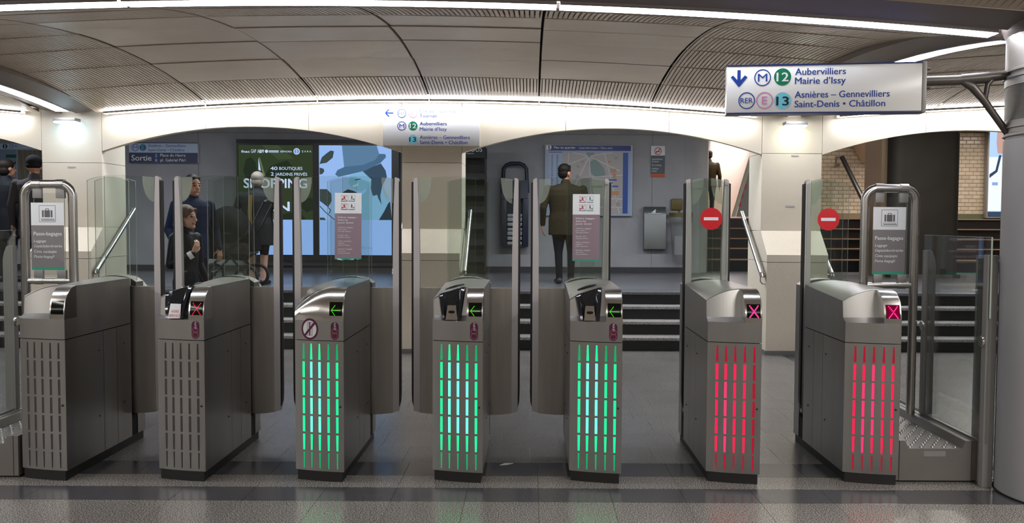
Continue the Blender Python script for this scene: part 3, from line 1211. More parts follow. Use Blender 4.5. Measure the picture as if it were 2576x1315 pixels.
def side_plate(mb, side, piece, kind):
    x = side * HW2
    e = -side * 0.004
    y0 = yf(x)
    if piece == 'upper':
        mb.prism(side_outline(side, kind), 'x', x, x + e)
    elif piece == 'lower':
        mb.prism([(y0, 0.060), (0.46, 0.060), (0.46, Z_SEAM - 0.003), (y0, Z_SEAM - 0.003)], 'x', x, x + e)
    elif piece == 'mid':
        mb.prism([(0.464, 0.060), (0.64, 0.060), (0.64, Z_SEAM - 0.003), (0.464, Z_SEAM - 0.003)], 'x', x, x + e)
    else:
        mb.prism([(0.644, 0.060), (0.845, 0.060), (0.845, Z_SEAM - 0.003), (0.644, Z_SEAM - 0.003)], 'x', x, x + e)


def core(mb):
    mb.box(-HW2 + 0.012, HW2 - 0.012, 0.20, 0.84, 0.06, 1.05)
    mb.box(-HW2 + 0.012, HW2 - 0.012, 0.10, 0.20, 0.06, 0.93)


def plinth(mb):
    n = 8
    pts = [(-HW2 + 0.012 + (GW - 0.024) * i / n, yf(-HW2 + 0.012 + (GW - 0.024) * i / n) + 0.001) for i in range(n + 1)]
    mb.prism(pts + [(HW2 - 0.012, 1.045), (-HW2 + 0.012, 1.045)], 'z', 0.0, 0.060)


def rear_housing(mb):
    mb.box(-HW2, HW2, 0.935, 1.05, 0.060, 1.118)
    n = 10
    pts = [(-HW2, 1.118)] + [(-HW2 + GW * i / n, 1.118 + 0.045 * math.sin(PI * i / n) ** 0.6) for i in range(1, n)] + [(HW2, 1.118)]
    mb.prism(pts, 'y', 0.935, 1.05)


def rear_wing(mb):
    """low shoulder behind the leaf slot"""
    mb.prism([(-HW2 + 0.02, 1.075), (HW2 + 0.0, 1.075), (HW2 - 0.03, 1.112), (-HW2 + 0.05, 1.112)], 'y', 1.052, 1.12)


def sill(mb):
    mb.box(-HW2 + 0.004, HW2 - 0.004, 0.846, 0.934, 0.060, 0.20)


def pane(mb, y):
    n = 12

    def fn(a, b):
        x = -0.142 + 0.284 * a
        zt = 1.815 + 0.028 * (1 - (2 * a - 1) ** 2)
        return (x, y - 0.022 * (1 - (2 * a - 1) ** 2), 1.10 + (zt - 1.10) * b)
    mb.slab(fn, n, 1, (0, 0.009, 0), 0, 1)


LEAFY = 0.895


def leaf_bow(x, x0, x1):
    t = (x - x0) / (x1 - x0)
    return LEAFY - 0.018 * math.sin(PI * min(1, max(0, t)) * 0.9)


def leaf_steel(mb, ext):
    x0, x1 = HW2 - 0.20, HW2 + ext - 0.056
    bot = lambda x: 0.225 - 0.022 * min(1, max(0, (x - x0) / (x1 - x0)))

    def fn(a, b):
        x = x0 + (x1 - x0) * a
        zb = 0.245 - 0.033 * math.sin(PI * (0.15 + 0.6 * a))
        return (x, leaf_bow(x, x0, x1 + 0.05), zb + (1.09 - zb) * b)
    mb.slab(fn, 10, 1, (0, 0.05, 0))


def leaf_glass(mb, ext):
    x0, x1 = HW2 - 0.20, HW2 + ext - 0.056

    def fn(a, b):
        x = x0 + (x1 - x0) * a
        zt = 1.835 + 0.02 * math.sin(PI * (0.25 + 0.65 * a))
        return (x, leaf_bow(x, x0, x1 + 0.05) + 0.02, 1.09 + (zt - 1.09) * b)
    mb.slab(fn, 10, 1, (0, 0.008, 0), 0, 1)


def leaf_strip(mb, ext):
    x1 = HW2 + ext - 0.014
    n = 10
    pl, pr = [], []
    for i in range(n + 1):
        z = 0.225 + 1.60 * i / n
        k = 0.042 - 0.014 * max(0.0, (z - 1.2) / 0.62) ** 2
        pl.append((x1 - k, z))
    poly = [(x1, 0.235)] + [(x1, 1.832)] + [(x1 - 0.006, 1.842), (x1 - 0.022, 1.848), (pl[-1][0], 1.845)] + list(reversed(pl))
    mb.prism(poly, 'y', LEAFY - 0.010, LEAFY + 0.034)


def leaf_rubber(mb, ext):
    x1 = HW2 + ext
    mb.prism([(x1 - 0.0135, 0.26), (x1 - 0.003, 0.30), (x1, 0.36), (x1, 1.815), (x1 - 0.0135, 1.82)], 'y', LEAFY - 0.006, LEAFY + 0.032)


def leaf_film(mb, ext):
    """frosted quarter ellipse with fine bars in the top corner of the leaf glass"""
    x1 = HW2 + ext - 0.056
    x0 = HW2 - 0.20
    n = 12
    w, h = 0.078, 0.165
    k = 26
    for i in range(k):
        a0, a1 = i / k, (i + 0.8) / k
        xa, xb = x1 - w * a0, x1 - w * a1
        y = leaf_bow(xb, x0, x1 + 0.05) + 0.0185
        tt = (xb - x0) / (x1 - x0)
        zt = 1.833 + 0.02 * math.sin(PI * (0.25 + 0.65 * tt))
        zb = 1.838 - h * math.sqrt(max(0.0, 1 - ((a0 + a1) / 2) ** 2)) * 1.0
        mb.box(min(xa, xb), max(xa, xb), y, y + 0.0012, zb, zt)


def display_glass(mb):
    zs = [0.990 + 0.080 * i / 5 for i in range(6)]
    mb.slab(lambda a, b: (XH + 0.010 + 0.078 * a, yf(XH + 0.010 + 0.078 * a) + hood_y(zs[round(b * 5)]) - 0.0022, zs[round(b * 5)]), 3, 5, (0, 0.002, 0))


def led_dots(mb, kind, r=0.0019):
    if kind == 'arrow':
        pts = [(0.16 + 0.075 * i, 0.40) for i in range(1, 10)] + [(0.16 + 0.045 * i, 0.40 + 0.058 * i) for i in range(0, 7)] + [(0.16 + 0.045 * i, 0.40 - 0.060 * i) for i in range(1, 7)]
    else:
        pts = [(0.22 + 0.075 * i, 0.86 - 0.10 * i) for i in range(9)] + [(0.82 - 0.075 * i, 0.86 - 0.10 * i) for i in range(9)]
    for (a, b) in pts:
        x = XH + 0.010 + 0.078 * a
        z = 0.990 + 0.080 * b
        if z < 0.991:
            continue
        y = yf(x) + hood_y(z) - 0.0032
        mb.add([(x - r, y, z), (x - r * .4, y, z - r), (x + r * .4, y, z - r), (x + r, y, z), (x + r * .4, y, z + r), (x - r * .4, y, z + r)], [(0, 1, 2, 3, 4, 5)])


def reader(mb):
    """black wedge-shaped ticket reader: raised rails, hollow centre"""
    xs = lambda t: (-HW2 + 0.030 + 0.026 * t, XH - 0.014 - 0.022 * t)   # left/right edge from top (0) to bottom (1)
    Y = lambda x, t: (y_front(x) - 0.006) * (1 - t) + (yf(x) + 0.012) * t
    ZT = lambda x, t: (z_front(x) + 0.002) * (1 - t) + 0.966 * t
    ts = [0, 0.12, 0.3, 0.5, 0.7, 0.85, 1.0]
    prof = [(0.0, 0.0), (0.04, 0.014), (0.16, 0.014), (0.24, -0.006), (0.5, -0.014), (0.76, -0.006), (0.84, 0.014), (0.96, 0.014), (1.0, 0.0)]
    rings = []
    for t in ts:
        l, r = xs(t)
        bow = 0.012 * math.sin(PI * t)
        row = []
        for (a, d) in prof:
            x = l + (r - l) * a
            dd = d if t > 0.05 else d * 0.3
            row.append((x, Y(x, t) - dd - bow, ZT(x, t) + (0.004 if d > 0.01 and t < 0.2 else 0)))
        rings.append(row)
    k = len(prof)
    mb.add([p for r in rings for p in r], [(i * k + j, i * k + j + 1, (i + 1) * k + j + 1, (i + 1) * k + j) for i in range(len(ts) - 1) for j in range(k - 1)])
    # faceted bowl in the upper half
    l, r = xs(0.35)
    c = (l + r) / 2
    yb = Y(c, 0.35) - 0.010
    mb.add([(c - 0.034, yb, 1.075), (c + 0.036, yb - 0.006, 1.078), (c + 0.022, yb - 0.014, 1.045), (c - 0.022, yb - 0.012, 1.045)], [(0, 1, 2, 3)])


def tongue(mb):
    c = (-HW2 + 0.056 + XH - 0.036) / 2
    y0 = yf(c)
    mb.add([(c - 0.024, y0 + 0.030, 1.050), (c + 0.026, y0 + 0.030, 1.050), (c + 0.036, y0 + 0.000, 0.966), (c - 0.034, y0 + 0.000, 0.966),
            (c - 0.024, y0 + 0.05, 1.050), (c + 0.026, y0 + 0.05, 1.050), (c + 0.036, y0 + 0.03, 0.966), (c - 0.034, y0 + 0.03, 0.966)],
           [(0, 3, 2, 1), (4, 5, 6, 7), (0, 1, 5, 4), (1, 2, 6, 5), (2, 3, 7, 6), (3, 0, 4, 7)])


def mouth(mb):
    c = (-HW2 + 0.056 + XH - 0.036) / 2
    y0 = yf(c)
    n = 16
    for rr, dy, mi in ((1.25, 0.0, 1), (1.0, -0.002, 0)):
        pts = []
        for i in range(n):
            a = 2 * PI * i / n
            ex = abs(math.cos(a)) ** 0.5 * (1 if math.cos(a) > 0 else -1)
            pts.append((c + 0.001 + 0.0195 * rr * ex, 1.012 + 0.0085 * rr * math.sin(a)))
        mb.prism([(x, z) for x, z in pts], 'y', y0 + 0.010 + dy, y0 + 0.020, mi)


def exit_slot(mb):
    """almond-shaped ticket outlet on the top cover"""
    n = 14
    pts = []
    for i in range(n + 1):
        t = i / n
        pts.append((-0.098 + 0.115 * t, 0.012 * math.sin(PI * t)))
    up, lo = [], []
    for (x, w) in pts:
        y = 0.30 + 0.25 * (x + 0.098)
        up.append((x, y + w * 2.2, z_top(x, 0.25) + 0.006))
        lo.append((x, y - w * 2.2, z_top(x, 0.2) + 0.006))
    mb.add(up + lo, [(i, i + 1, n + 2 + i, n + 1 + i) for i in range(n)])
    mb.tube([(p[0], p[1], p[2]) for p in up + list(reversed(lo))], 0.003, 6, 1, closed=True)


def capsule_pts(cx, cy, rx, ry, n=10):
    r = rx
    pts = []
    for i in range(n + 1):
        a = PI + PI * i / n
        pts.append((cx + r * math.cos(a), cy - (ry - r) + r * math.sin(a)))
    for i in range(n + 1):
        a = PI * i / n
        pts.append((cx + r * math.cos(a), cy + (ry - r) + r * math.sin(a)))
    return pts


GATES = [
    dict(kind='blank', light=None, led=None, lab='unlit steel ticket gate with blank black display, leftmost of the row'),
    dict(kind='reader', light=None, led='cross', lab='unlit steel ticket gate with red cross display and out-of-service note on its reader'),
    dict(kind='dome', light='green', led='arrow', lab='green-lit steel ticket gate with smooth rounded head and round no-ticket sticker'),
    dict(kind='reader', light='green', led='arrow', lab='green-lit steel ticket gate in the middle of the row, black reader, bare glass'),
    dict(kind='reader', light='green', led='arrow', lab='green-lit steel ticket gate with black reader and a mauve notice on its glass'),
    dict(kind='blank', light='red', led='pink', lab='red-lit steel ticket gate with no-entry disc, standing between the two open lanes'),
    dict(kind='blank', light='red', led='pinkglow', lab='red-lit steel ticket gate with no-entry disc, beside the right luggage ramp'),
]
EXT = 0.206
EXL = 0.238
RET = 0.006
# (left leaf extension, right leaf extension); None = no leaf on that side
LEAVES = [(None, EXT), (EXL, EXT), (EXL, EXT), (EXL, EXT), (EXL, RET), (RET, RET), (RET, None)]
gate_objs = []
for k, g in enumerate(GATES):
    X = -2.739 + 0.8204 * k - HW2
    T = thing('ticket_gate', g['lab'], 'ticket gate', (X, GY, 0), 0, 'row of metro ticket gates')
    gate_objs.append(T)
    kind = g['kind']
    cached('plinth', 'plinth', plinth, RUBBER, T)
    fp = cached('front_panel', 'front_panel', front_panel, STEEL, T, smooth=20)
    cached('core', 'inner_body', core, VOID, T)
    # light bars behind the slots
    for ci, c in enumerate(SLX):
        for ri, (za, zb) in enumerate(ZR):
            if g['light'] is None:
                lm, key = SLOT_OFF, 'off'
            else:
                hot = (ci in (1, 2) and 1 <= ri <= 4) or (ci == 3 and 2 <= ri <= 4 and k == 3)
                if g['light'] == 'green':
                    lm, key = (GREEN_A, 'ga') if hot else (GREEN_C, 'gc') if ri == 6 or (ri == 0 and ci in (0, 3, 4)) else (GREEN_B, 'gb')
                else:
                    hot = (ci == 1 and 2 <= ri <= 5) or (k == 6 and ci == 2 and 1 <= ri <= 4)
                    lm, key = (RED_A, 'ra') if hot else (RED_C, 'rc') if ri in (0, 6) or (k == 5 and ci == 4) else (RED_B, 'rb')
            cached(('bar', key), 'light_slot', lambda mb: mb.box(-0.0110, 0.0110, 0, 0.012, -0.060, 0.060), lm, fp, (c, yf(c) + 0.0052, (za + zb) / 2), smooth=0)
    cached('lockplate', 'lock', lambda mb: mb.lathe([(0.0, 0.006), (0.005, 0.006), (0.0065, 0.0)], 12), DARKMETAL, T, (HW2 - 0.022, yf(HW2 - 0.022) - 0.001, 0.45)).rotation_euler = (PI / 2, 0, 0)
    cached('head_face', 'head_face', head_face, STEEL, T, smooth=30)
    if kind == 'dome':
        cached('dome', 'rounded_head', dome_hood, STEEL_POL, T, smooth=60)
    else:
        cached('hood', 'display_hood', hood, STEEL_POL, T, smooth=50)
        cached('recess', 'recess_plate', recess, STEEL, T, smooth=30)
    cached(('top', kind == 'dome'), 'top_cover', lambda mb: top_cover(mb, kind), STEEL_POL if kind == 'dome' else STEEL, T, smooth=40)
    for sd in (-1, 1):
        for pc in ('upper', 'lower', 'mid', 'door'):
            cached(('side', sd, pc, kind == 'dome' and pc == 'upper'), {'upper': 'upper_side_panel', 'lower': 'side_panel', 'mid': 'side_panel', 'door': 'access_door'}[pc],
                   lambda mb: side_plate(mb, sd, pc, kind), STEEL_SIDE, T, smooth=0)
        for (yy, zz_) in ((0.40, 0.72), (0.74, 0.72), (0.40, 0.30), (0.74, 0.32)):
            o = cached('screw', 'lock', lambda mb: mb.lathe([(0.0, 0.004), (0.0045, 0.004), (0.0055, 0.0)], 10), DARKMETAL if sd < 0 else STEEL_POL, T, (sd * HW2, yy, zz_))
            o.rotation_euler = (0, sd * PI / 2, 0)
    cached('rear', 'rear_housing', rear_housing, STEEL_SIDE, T, smooth=30)
    cached('wing', 'rear_shoulder', rear_wing, STEEL, T, smooth=0)
    cached('sill', 'slot_sill', sill, VOID, T, smooth=0)
    # glass above the body: two fixed sheets, the leaf slides between them
    cached('pane_f', 'fixed_glass', lambda mb: pane(mb, 0.868), [GLASS, GLASS_EDGE], T, smooth=30)
    cached('pane_r', 'fixed_glass', lambda mb: pane(mb, 0.972), [GLASS, GLASS_EDGE], T, smooth=30)
    for sd, ext in zip((-1, 1), LEAVES[k]):
        if ext is None:
            continue
        rz = 0.0
        st_ = cached(('lst', ext), 'door_leaf', lambda mb: leaf_steel(mb, ext), STEEL_LEAF, T, smooth=30)
        subs = [cached(('lgl', ext), 'leaf_glass', lambda mb: leaf_glass(mb, ext), [GLASS_LEAF, GLASS_EDGE], st_, smooth=30),
                cached(('lsp', ext), 'edge_strip', lambda mb: leaf_strip(mb, ext), ALU, st_, smooth=20),
                cached(('lru', ext), 'rubber_edge', lambda mb: leaf_rubber(mb, ext), RUBBER, st_, smooth=0),
                cached(('lfi', ext), 'frosted_film', lambda mb: leaf_film(mb, ext), FILM, st_, smooth=0)]
        if sd < 0:
            st_.scale = (-1, 1, 1)
        st_.location = (0, 0.0 if sd > 0 else 0.012, 0)
    # display
    dg = cached('disp', 'display', display_glass, SCREEN, T, smooth=50)
    if g['led'] == 'arrow':
        note(cached('led_arrow', 'arrow_sign', lambda mb: led_dots(mb, 'arrow'), LED_GREEN, dg, smooth=0), 'green dotted arrow pointing left')
    elif g['led'] == 'cross':
        note(cached('led_cross', 'cross_sign', lambda mb: led_dots(mb, 'cross', 0.0030), LED_RED, dg, smooth=0), 'red dotted cross')
    elif g['led'] in ('pink', 'pinkglow'):
        if g['led'] == 'pinkglow':
            cached('led_glow', 'lit_matrix', lambda mb: mb.slab(lambda a, b: (XH + 0.013 + 0.072 * a, yf(XH + 0.013 + 0.072 * a) + hood_y(0.993 + 0.074 * round(b * 5) / 5) - 0.0028, 0.993 + 0.074 * round(b * 5) / 5), 3, 5, (0, 0.0004, 0)), LED_PINK_BG, dg, smooth=0)
        note(cached('led_pink', 'cross_sign', lambda mb: led_dots(mb, 'cross', 0.0050), LED_PINK, dg, smooth=0), 'glowing pink cross')
    if kind == 'reader':
        rd = cached('reader', 'ticket_reader', reader, GLOSSBLACK, T, smooth=25)
        cached('tongue', 'ticket_slot', tongue, STEEL_POL, rd, smooth=0)
        if k == 1:
            c0 = (-HW2 + 0.056 + XH - 0.036) / 2
            pp = MB()
            y0 = yf(c0)
            pp.add([(c0 - 0.030, y0 + 0.027, 1.052), (c0 + 0.032, y0 + 0.027, 1.050), (c0 + 0.038, y0 - 0.003, 0.968), (c0 - 0.036, y0 - 0.003, 0.966),
                    (c0 - 0.030, y0 + 0.028, 1.052), (c0 + 0.032, y0 + 0.028, 1.050), (c0 + 0.038, y0 - 0.002, 0.968), (c0 - 0.036, y0 - 0.002, 0.966)],
                   [(0, 1, 2, 3), (7, 6, 5, 4), (0, 4, 5, 1), (1, 5, 6, 2), (2, 6, 7, 3), (3, 7, 4, 0)])
            note(pp.build('paper_note', WHITE, rd, smooth=0), 'white paper note over the ticket slot')
            pt = Print((0, 0, 100, 100), 0.062, 0.085)
            pt.text('HORS', 22, 58, 18, REDINK, 70, bold=0.0)
            pt.text('SERVICE', 2, 88, 18, REDINK, 106, bold=0.0)
            t_ = pt.build('lettering', rd, (c0 - 0.031, y0 - 0.004, 0.967))
            t_.rotation_euler = (math.atan2(-0.030, 0.085), 0, 0)
        else:
            cached('mouth', 'slot_mouth', mouth, [VOID, STEEL_POL], rd, smooth=30)
        cached('exit_slot', 'ticket_outlet', exit_slot, [VOID, GLOSSBLACK], T, smooth=30)
    # purple transit-card sticker
    if kind in ('reader', 'dome'):
        if 'navigo' not in CACHE:
            pt = Print((0, 0, 100, 210), 0.050, 0.108, yfn=lambda x: yf(XH + 0.018 + x))
            pt.poly(capsule_pts(50, 105, 47, 103), PURPLE, 0)
            pt.ring(50, 105, 34, 4, GOLDINK, 1)
            pt.ring(50, 160, 36, 4, GOLDINK, 1)
            pt.text('NAVI', 40, 10, 26, WHITE, 84, layer=2, bold=0.0, rot=PI / 2)
            CACHE['navigo'] = pt.mb.mesh('card_sticker', pt.mats, 0, False)
        o = link('card_sticker', CACHE['navigo'], T, (XH + 0.018, 0, 0.848 + (0.0 if kind == 'reader' else -0.002)))
        note(o, 'purple capsule sticker for travel cards')
    if kind == 'dome':
        pt = Print((0, 0, 100, 100), 0.106, 0.128, yfn=lambda x: yf(-HW2 + 0.043 + x))
        pt.disc(50, 50, 50, PURPLE, 0)
        pt.disc(50, 50, 40, WHITE, 1)
        pt.rect(34, 17, 66, 80, INK, 2)
        pt.rect(35, 18, 65, 79, mat('ticket_white', rgb(214, 208, 214), 0.5), 3)
        pt.rect(47, 18, 53, 79, PURPLE, 4)
        pt.line(20, 80, 80, 20, 11, PURPLE, 5)
        note(pt.build('no_ticket_sticker', T, (-HW2 + 0.043, 0, 0.843)), 'round purple sticker with a struck-out ticket')
    # no-entry disc on the glass
    if k in (5, 6):
        pt = Print((0, 0, 100, 100), 0.150, 0.150, yfn=lambda x: 0.868 - 0.022 * (1 - ((x - 0.055) / 0.142) ** 2) - 0.001)
        pt = Print((0, 0, 100, 100), 0.150, 0.150)
        pt.disc(50, 50, 50, REDSIGN, 0, 40)
        pt.rect(16, 43, 82, 57, WHITE, 1)
        note(pt.build('no_entry_sticker', T, (-0.002 - 0.055 + (0.0 if k == 5 else -0.022), 0.844, 1.50)), 'round red no-entry sticker')

# passengers' notices stuck on the glass of two gates
def people_icon(pt, x, y, s, m, m2):
    pt.disc(x, y - 0.34 * s, 0.10 * s, m, 3, 10)
    pt.line(x, y - 0.24 * s, x + 0.02 * s, y + 0.08 * s, 0.17 * s, m, 3)
    pt.line(x, y - 0.15 * s, x + 0.2 * s, y + 0.02 * s, 0.07 * s, m, 3)
    pt.line(x, y - 0.15 * s, x - 0.18 * s, y + 0.04 * s, 0.07 * s, m, 3)
    pt.line(x, y + 0.06 * s, x + 0.16 * s, y + 0.40 * s, 0.08 * s, m, 3)
    pt.line(x, y + 0.06 * s, x - 0.16 * s, y + 0.40 * s, 0.08 * s, m, 3)


for k, (w, torn) in {2: (0.182, True), 4: (0.185, False)}.items():
    pt = Print((842, 486, 909, 653), w, 0.455)
    pt.rect(842, 486, 909, 537, WHITE, 0)
    pt.rect(842, 537, 909, 648, NOTICE_MAUVE, 0)
    if torn:
        pt.poly([(842, 648), (909, 648), (909, 650), (900, 653), (893, 650), (886, 654), (870, 652), (858, 655), (850, 651), (842, 652)], TEAL, 0)
        pt.poly([(846, 650), (856, 650), (862, 653), (850, 653)], WHITE, 1)
        pt.poly([(880, 651), (887, 650), (892, 653)], WHITE, 1)
    else:
        pt.rect(842, 648, 909, 653, TEAL, 0)
    for (ix, iy_, a) in ((866, 498.5, 1), (884.5, 498.5, 0), (866, 519.5, 1), (884.5, 519.5, 0)):
        fr = mat('icon_frame', rgb(168, 164, 172), 0.5)
        pt.rect(ix - 8, iy_ - 8, ix + 8, iy_ + 8, fr, 1)
        pt.rect(ix - 7.3, iy_ - 7.3, ix + 7.3, iy_ + 7.3, WHITE, 2)
        pt.rect(ix - 8, iy_ + 7.2, ix + 8, iy_ + 8.2, INK, 3)
        people_icon(pt, ix, iy_ - 0.5, 13, REDINK if a else mat('icon_blue', rgb(70, 84, 104), 0.5), None)
        if a:
            pt.line(ix - 6.5, iy_ - 6.5, ix + 6.5, iy_ + 6.5, 0.8, REDINK, 4)
            pt.line(ix + 6.5, iy_ - 6.5, ix - 6.5, iy_ + 6.5, 0.8, REDINK, 4)
        pt.disc(ix + (-5 if a else 5), iy_ + 3, 1.9, REDINK if a else TEAL, 4, 10)
    y = 545.5
    for s, cap, w_, sl, gap in [('Enfants, bagages :', 5.0, 49, 0, 6.7), ('faites les', 5.0, 25, 0, 6.7), ('passer devant', 5.0, 39, 0, 11.2),
                                ('Children, luggage:', 3.6, 38, .2, 5.0), ('pass them', 3.6, 22, .2, 5.0), ('through before', 3.6, 32, .2, 9.6),
                                ('Kinder und', 3.6, 24, .2, 5.0), ('Gepäck zuerst', 3.6, 30, .2, 9.8),
                                ('Niños, equipaje,', 3.6, 34, .2, 5.0), ('hágalos', 3.6, 16, .2, 5.0), ('pasar primero', 3.6, 30, .2, 9.8),
                                ('Bambini, bagagli:', 3.6, 36, .2, 5.0), ('dare loro', 3.6, 19, .2, 5.0), ('la precedenza', 3.6, 30, .2, 5.0)]:
        pt.text(s, 850, y + 3, cap * 0.8, WHITE, w_, 2, bold=0.012 if cap > 4 else 0.004, slant=sl)
        y += gap
    wx = -1.337 if k == 2 else 0.284
    o = pt.build('notice', gate_objs[k], (wx - gate_objs[k].location.x, 0.842, 1.283))
    if torn:
        o.rotation_euler = (0, 0.006, 0)
    note(o, 'white and mauve notice about children and luggage' + (' with a torn lower edge' if torn else ''))

# ------------------------------------------------------------------ luggage passages at both ends
def hoop_path(x0, x1, ztop, zbot, r=0.085, n=7):
    pts = [(x0, 0, zbot), (x0, 0, ztop - r)]
    for i in range(1, n + 1):
        a = PI - PI / 2 * i / n
        pts.append((x0 + r + r * math.cos(a), 0, ztop - r + r * math.sin(a)))
    for i in range(0, n + 1):
        a = PI / 2 - PI / 2 * i / n
        pts.append((x1 - r + r * math.cos(a), 0, ztop - r + r * math.sin(a)))
    pts += [(x1, 0, zbot)]
    return pts


def suitcase(pt, cx, cy, s, m):
    pt.rect(cx - 0.5 * s, cy - 0.5 * s, cx + 0.5 * s, cy + 0.5 * s, m, 1)
    pt.rect(cx - 0.475 * s, cy - 0.475 * s, cx + 0.475 * s, cy + 0.475 * s, WHITE, 2)
    pt.rect(cx - 0.32 * s, cy - 0.20 * s, cx - 0.21 * s, cy + 0.22 * s, m, 3)
    pt.rect(cx - 0.17 * s, cy - 0.20 * s, cx + 0.17 * s, cy + 0.22 * s, m, 3)
    pt.rect(cx + 0.21 * s, cy - 0.20 * s, cx + 0.32 * s, cy + 0.22 * s, m, 3)
    pt.rect(cx - 0.11 * s, cy - 0.30 * s, cx + 0.11 * s, cy - 0.265 * s, m, 3)
    pt.rect(cx - 0.11 * s, cy - 0.30 * s, cx - 0.075 * s, cy - 0.20 * s, m, 3)
    pt.rect(cx + 0.075 * s, cy - 0.30 * s, cx + 0.11 * s, cy - 0.20 * s, m, 3)
    for i in range(9):
        pt.disc(cx - 0.36 * s + 0.09 * s * i, cy + 0.30 * s, 0.025 * s, m, 3, 8)
    pt.rect(cx - 0.38 * s, cy + 0.36 * s, cx + 0.44 * s, cy + 0.41 * s, m, 3)


def luggage_frame(xa, xb, label, zleg, cross_z, mirror):
    w = xb - xa
    T = thing('hoop_stand', label, 'sign stand', (xa, 5.92, zleg), 0, 'luggage passage frames')
    z0 = -zleg
    MB().tube(hoop_path(0, w, 1.785 + z0, 0.006), 0.029, 14).build('tube_frame', STEEL_TUBE, T, smooth=60)
    MB().tube([(0.02, 0, cross_z + z0), (w - 0.02, 0, cross_z + z0)], 0.021, 12).build('crossbar', STEEL_TUBE, T, smooth=60)
    for fx in (0.28, 0.76):
        MB().tube([(w * fx - 0.028, 0, cross_z + z0), (w * fx + 0.028, 0, cross_z + z0)], 0.0245, 12).build('sleeve', STEEL_TUBE, T, smooth=60)
        MB().bevbox(w * fx - 0.03, w * fx + 0.03, -0.012, 0.012, cross_z + z0 + 0.015, cross_z + z0 + 0.075, 0.004).build('clip', ALU_GREY, T)
        MB().bevbox(w * fx - 0.03, w * fx + 0.03, -0.012, 0.012, 1.69 + z0, 1.765 + z0, 0.004).build('clip', ALU_GREY, T)
        MB().tube([(w * fx - 0.028, 0, 1.785 + z0), (w * fx + 0.028, 0, 1.785 + z0)], 0.0325, 14).build('sleeve', STEEL_TUBE, T, smooth=60)
    # sheet of glass with rounded top corners
    gx0, gx1, gz0, gz1, r = 0.065, w - 0.055, cross_z + z0 + 0.04, 1.725 + z0, 0.05
    pts = [(gx0, gz0), (gx1, gz0)]
    pts += [(gx1 - r + r * math.cos(a), gz1 - r + r * math.sin(a)) for a in [PI / 2 * i / 6 for i in range(7)]]
    pts += [(gx0 + r + r * math.cos(a), gz1 - r + r * math.sin(a)) for a in [PI / 2 + PI / 2 * i / 6 for i in range(7)]]
    MB().prism(pts, 'y', -0.004, 0.004, 0, 1).build('glass_sheet', [GLASS_CLEAR, GLASS_EDGE], T, smooth=0)
    # notice
    nw, nh = 0.222, 0.455
    pt = Print((82, 509, 164, 676), nw, nh)
    pt.rect(82, 509, 164, 565, WHITE, 0)
    pt.rect(82, 565, 164, 669, NOTICE_GREY, 0)
    pt.rect(82, 669, 164, 676, TEAL, 0)
    dk = mat('icon_grey', rgb(104, 100, 102), 0.5)
    suitcase(pt, 123, 536, 41, dk)
    pt.text('Passe-bagages', 88, 590, 9, WHITE, 70, 2, bold=0.014)
    for s, b, w_ in (('Luggage', 607, 30), ('Gepäckdurchreiche', 619.5, 70), ('Cinta equipajes', 633, 56), ('Passa-bagagli', 645.5, 50)):
        pt.text(s, 88, b, 6.6, WHITE, w_, 2, bold=0.008, slant=0.2)
    note(pt.build('notice', T, (w / 2 - nw / 2 - 0.005, -0.006, 1.205 + z0)), 'grey notice with a suitcase pictogram')
    return T


luggage_frame(2.257, 2.597, 'steel hoop stand with grey suitcase notice, beside the red-lit gate on the right', 0.25, 1.13, False)
luggage_frame(-3.424, -3.097, 'steel hoop stand with grey suitcase notice, at the left edge behind the unlit gate', 0.25, 1.13, True)


def luggage_ramp(x0, sgn, label):
    """low steel trough with studded bed; x runs from the gate outwards (sgn)"""
    T = thing('luggage_ramp', label, 'ramp', (x0, 5.18, 0), 0, 'luggage ramps')
    W = 0.46 if sgn > 0 else 0.395
    RAMPM = mat('ramp_steel', rgb(138, 134, 130), 0.46, 0.6, var=(4, 0.92, 4))
    X = lambda v: sgn * v
    L = 1.65
    body = [(0.03, 0.012), (W, 0.012), (W, 0.252), (W - 0.035, 0.252), (W - 0.055, 0.205), (0.085, 0.205), (0.062, 0.252), (0.03, 0.252)]
    MB().prism([(X(a), b) for a, b in body], 'y', 0, L).build('trough', RAMPM, T, smooth=0)
    MB().box(min(X(0), X(0.027)), max(X(0), X(0.027)), 0.002, L, 0.012, 0.252).build('inner_rail', RAMPM, T, smooth=0)
    MB().box(min(X(W + 0.004), X(W + 0.036)), max(X(W + 0.004), X(W + 0.036)), 0.004, L, 0.012, 0.254).build('outer_rail', RAMPM, T, smooth=0)
    MB().box(min(X(0.0), X(W + 0.03)), max(X(0.0), X(W + 0.03)), 0.012, L - 0.01, 0.0, 0.012).build('foot', RUBBER, T, smooth=0)
    MB().box(min(X(0.175), X(0.305)), max(X(0.175), X(0.305)), -0.0015, 0, 0.158, 0.190).build('maker_plate', ALU_GREY, T, smooth=0)
    n = 0
    for j in range(16):
        for i in range(5):
            x = 0.105 + 0.068 * i + (0.034 if j % 2 else 0)
            y = 0.035 + 0.052 * j
            if x > W - 0.07:
                continue
            cached('stud', 'stud', lambda mb: mb.lathe([(0.0, 0.010), (0.005, 0.009), (0.010, 0.004), (0.012, 0.0)], 10), STEEL, T, (X(x), y, 0.205), smooth=60)
    return T


luggage_ramp(2.185, 1, 'low steel luggage ramp with studded bed, right of the last red-lit gate')
luggage_ramp(-3.065, -1, 'low steel luggage ramp with studded bed, cut by the left edge of the picture')


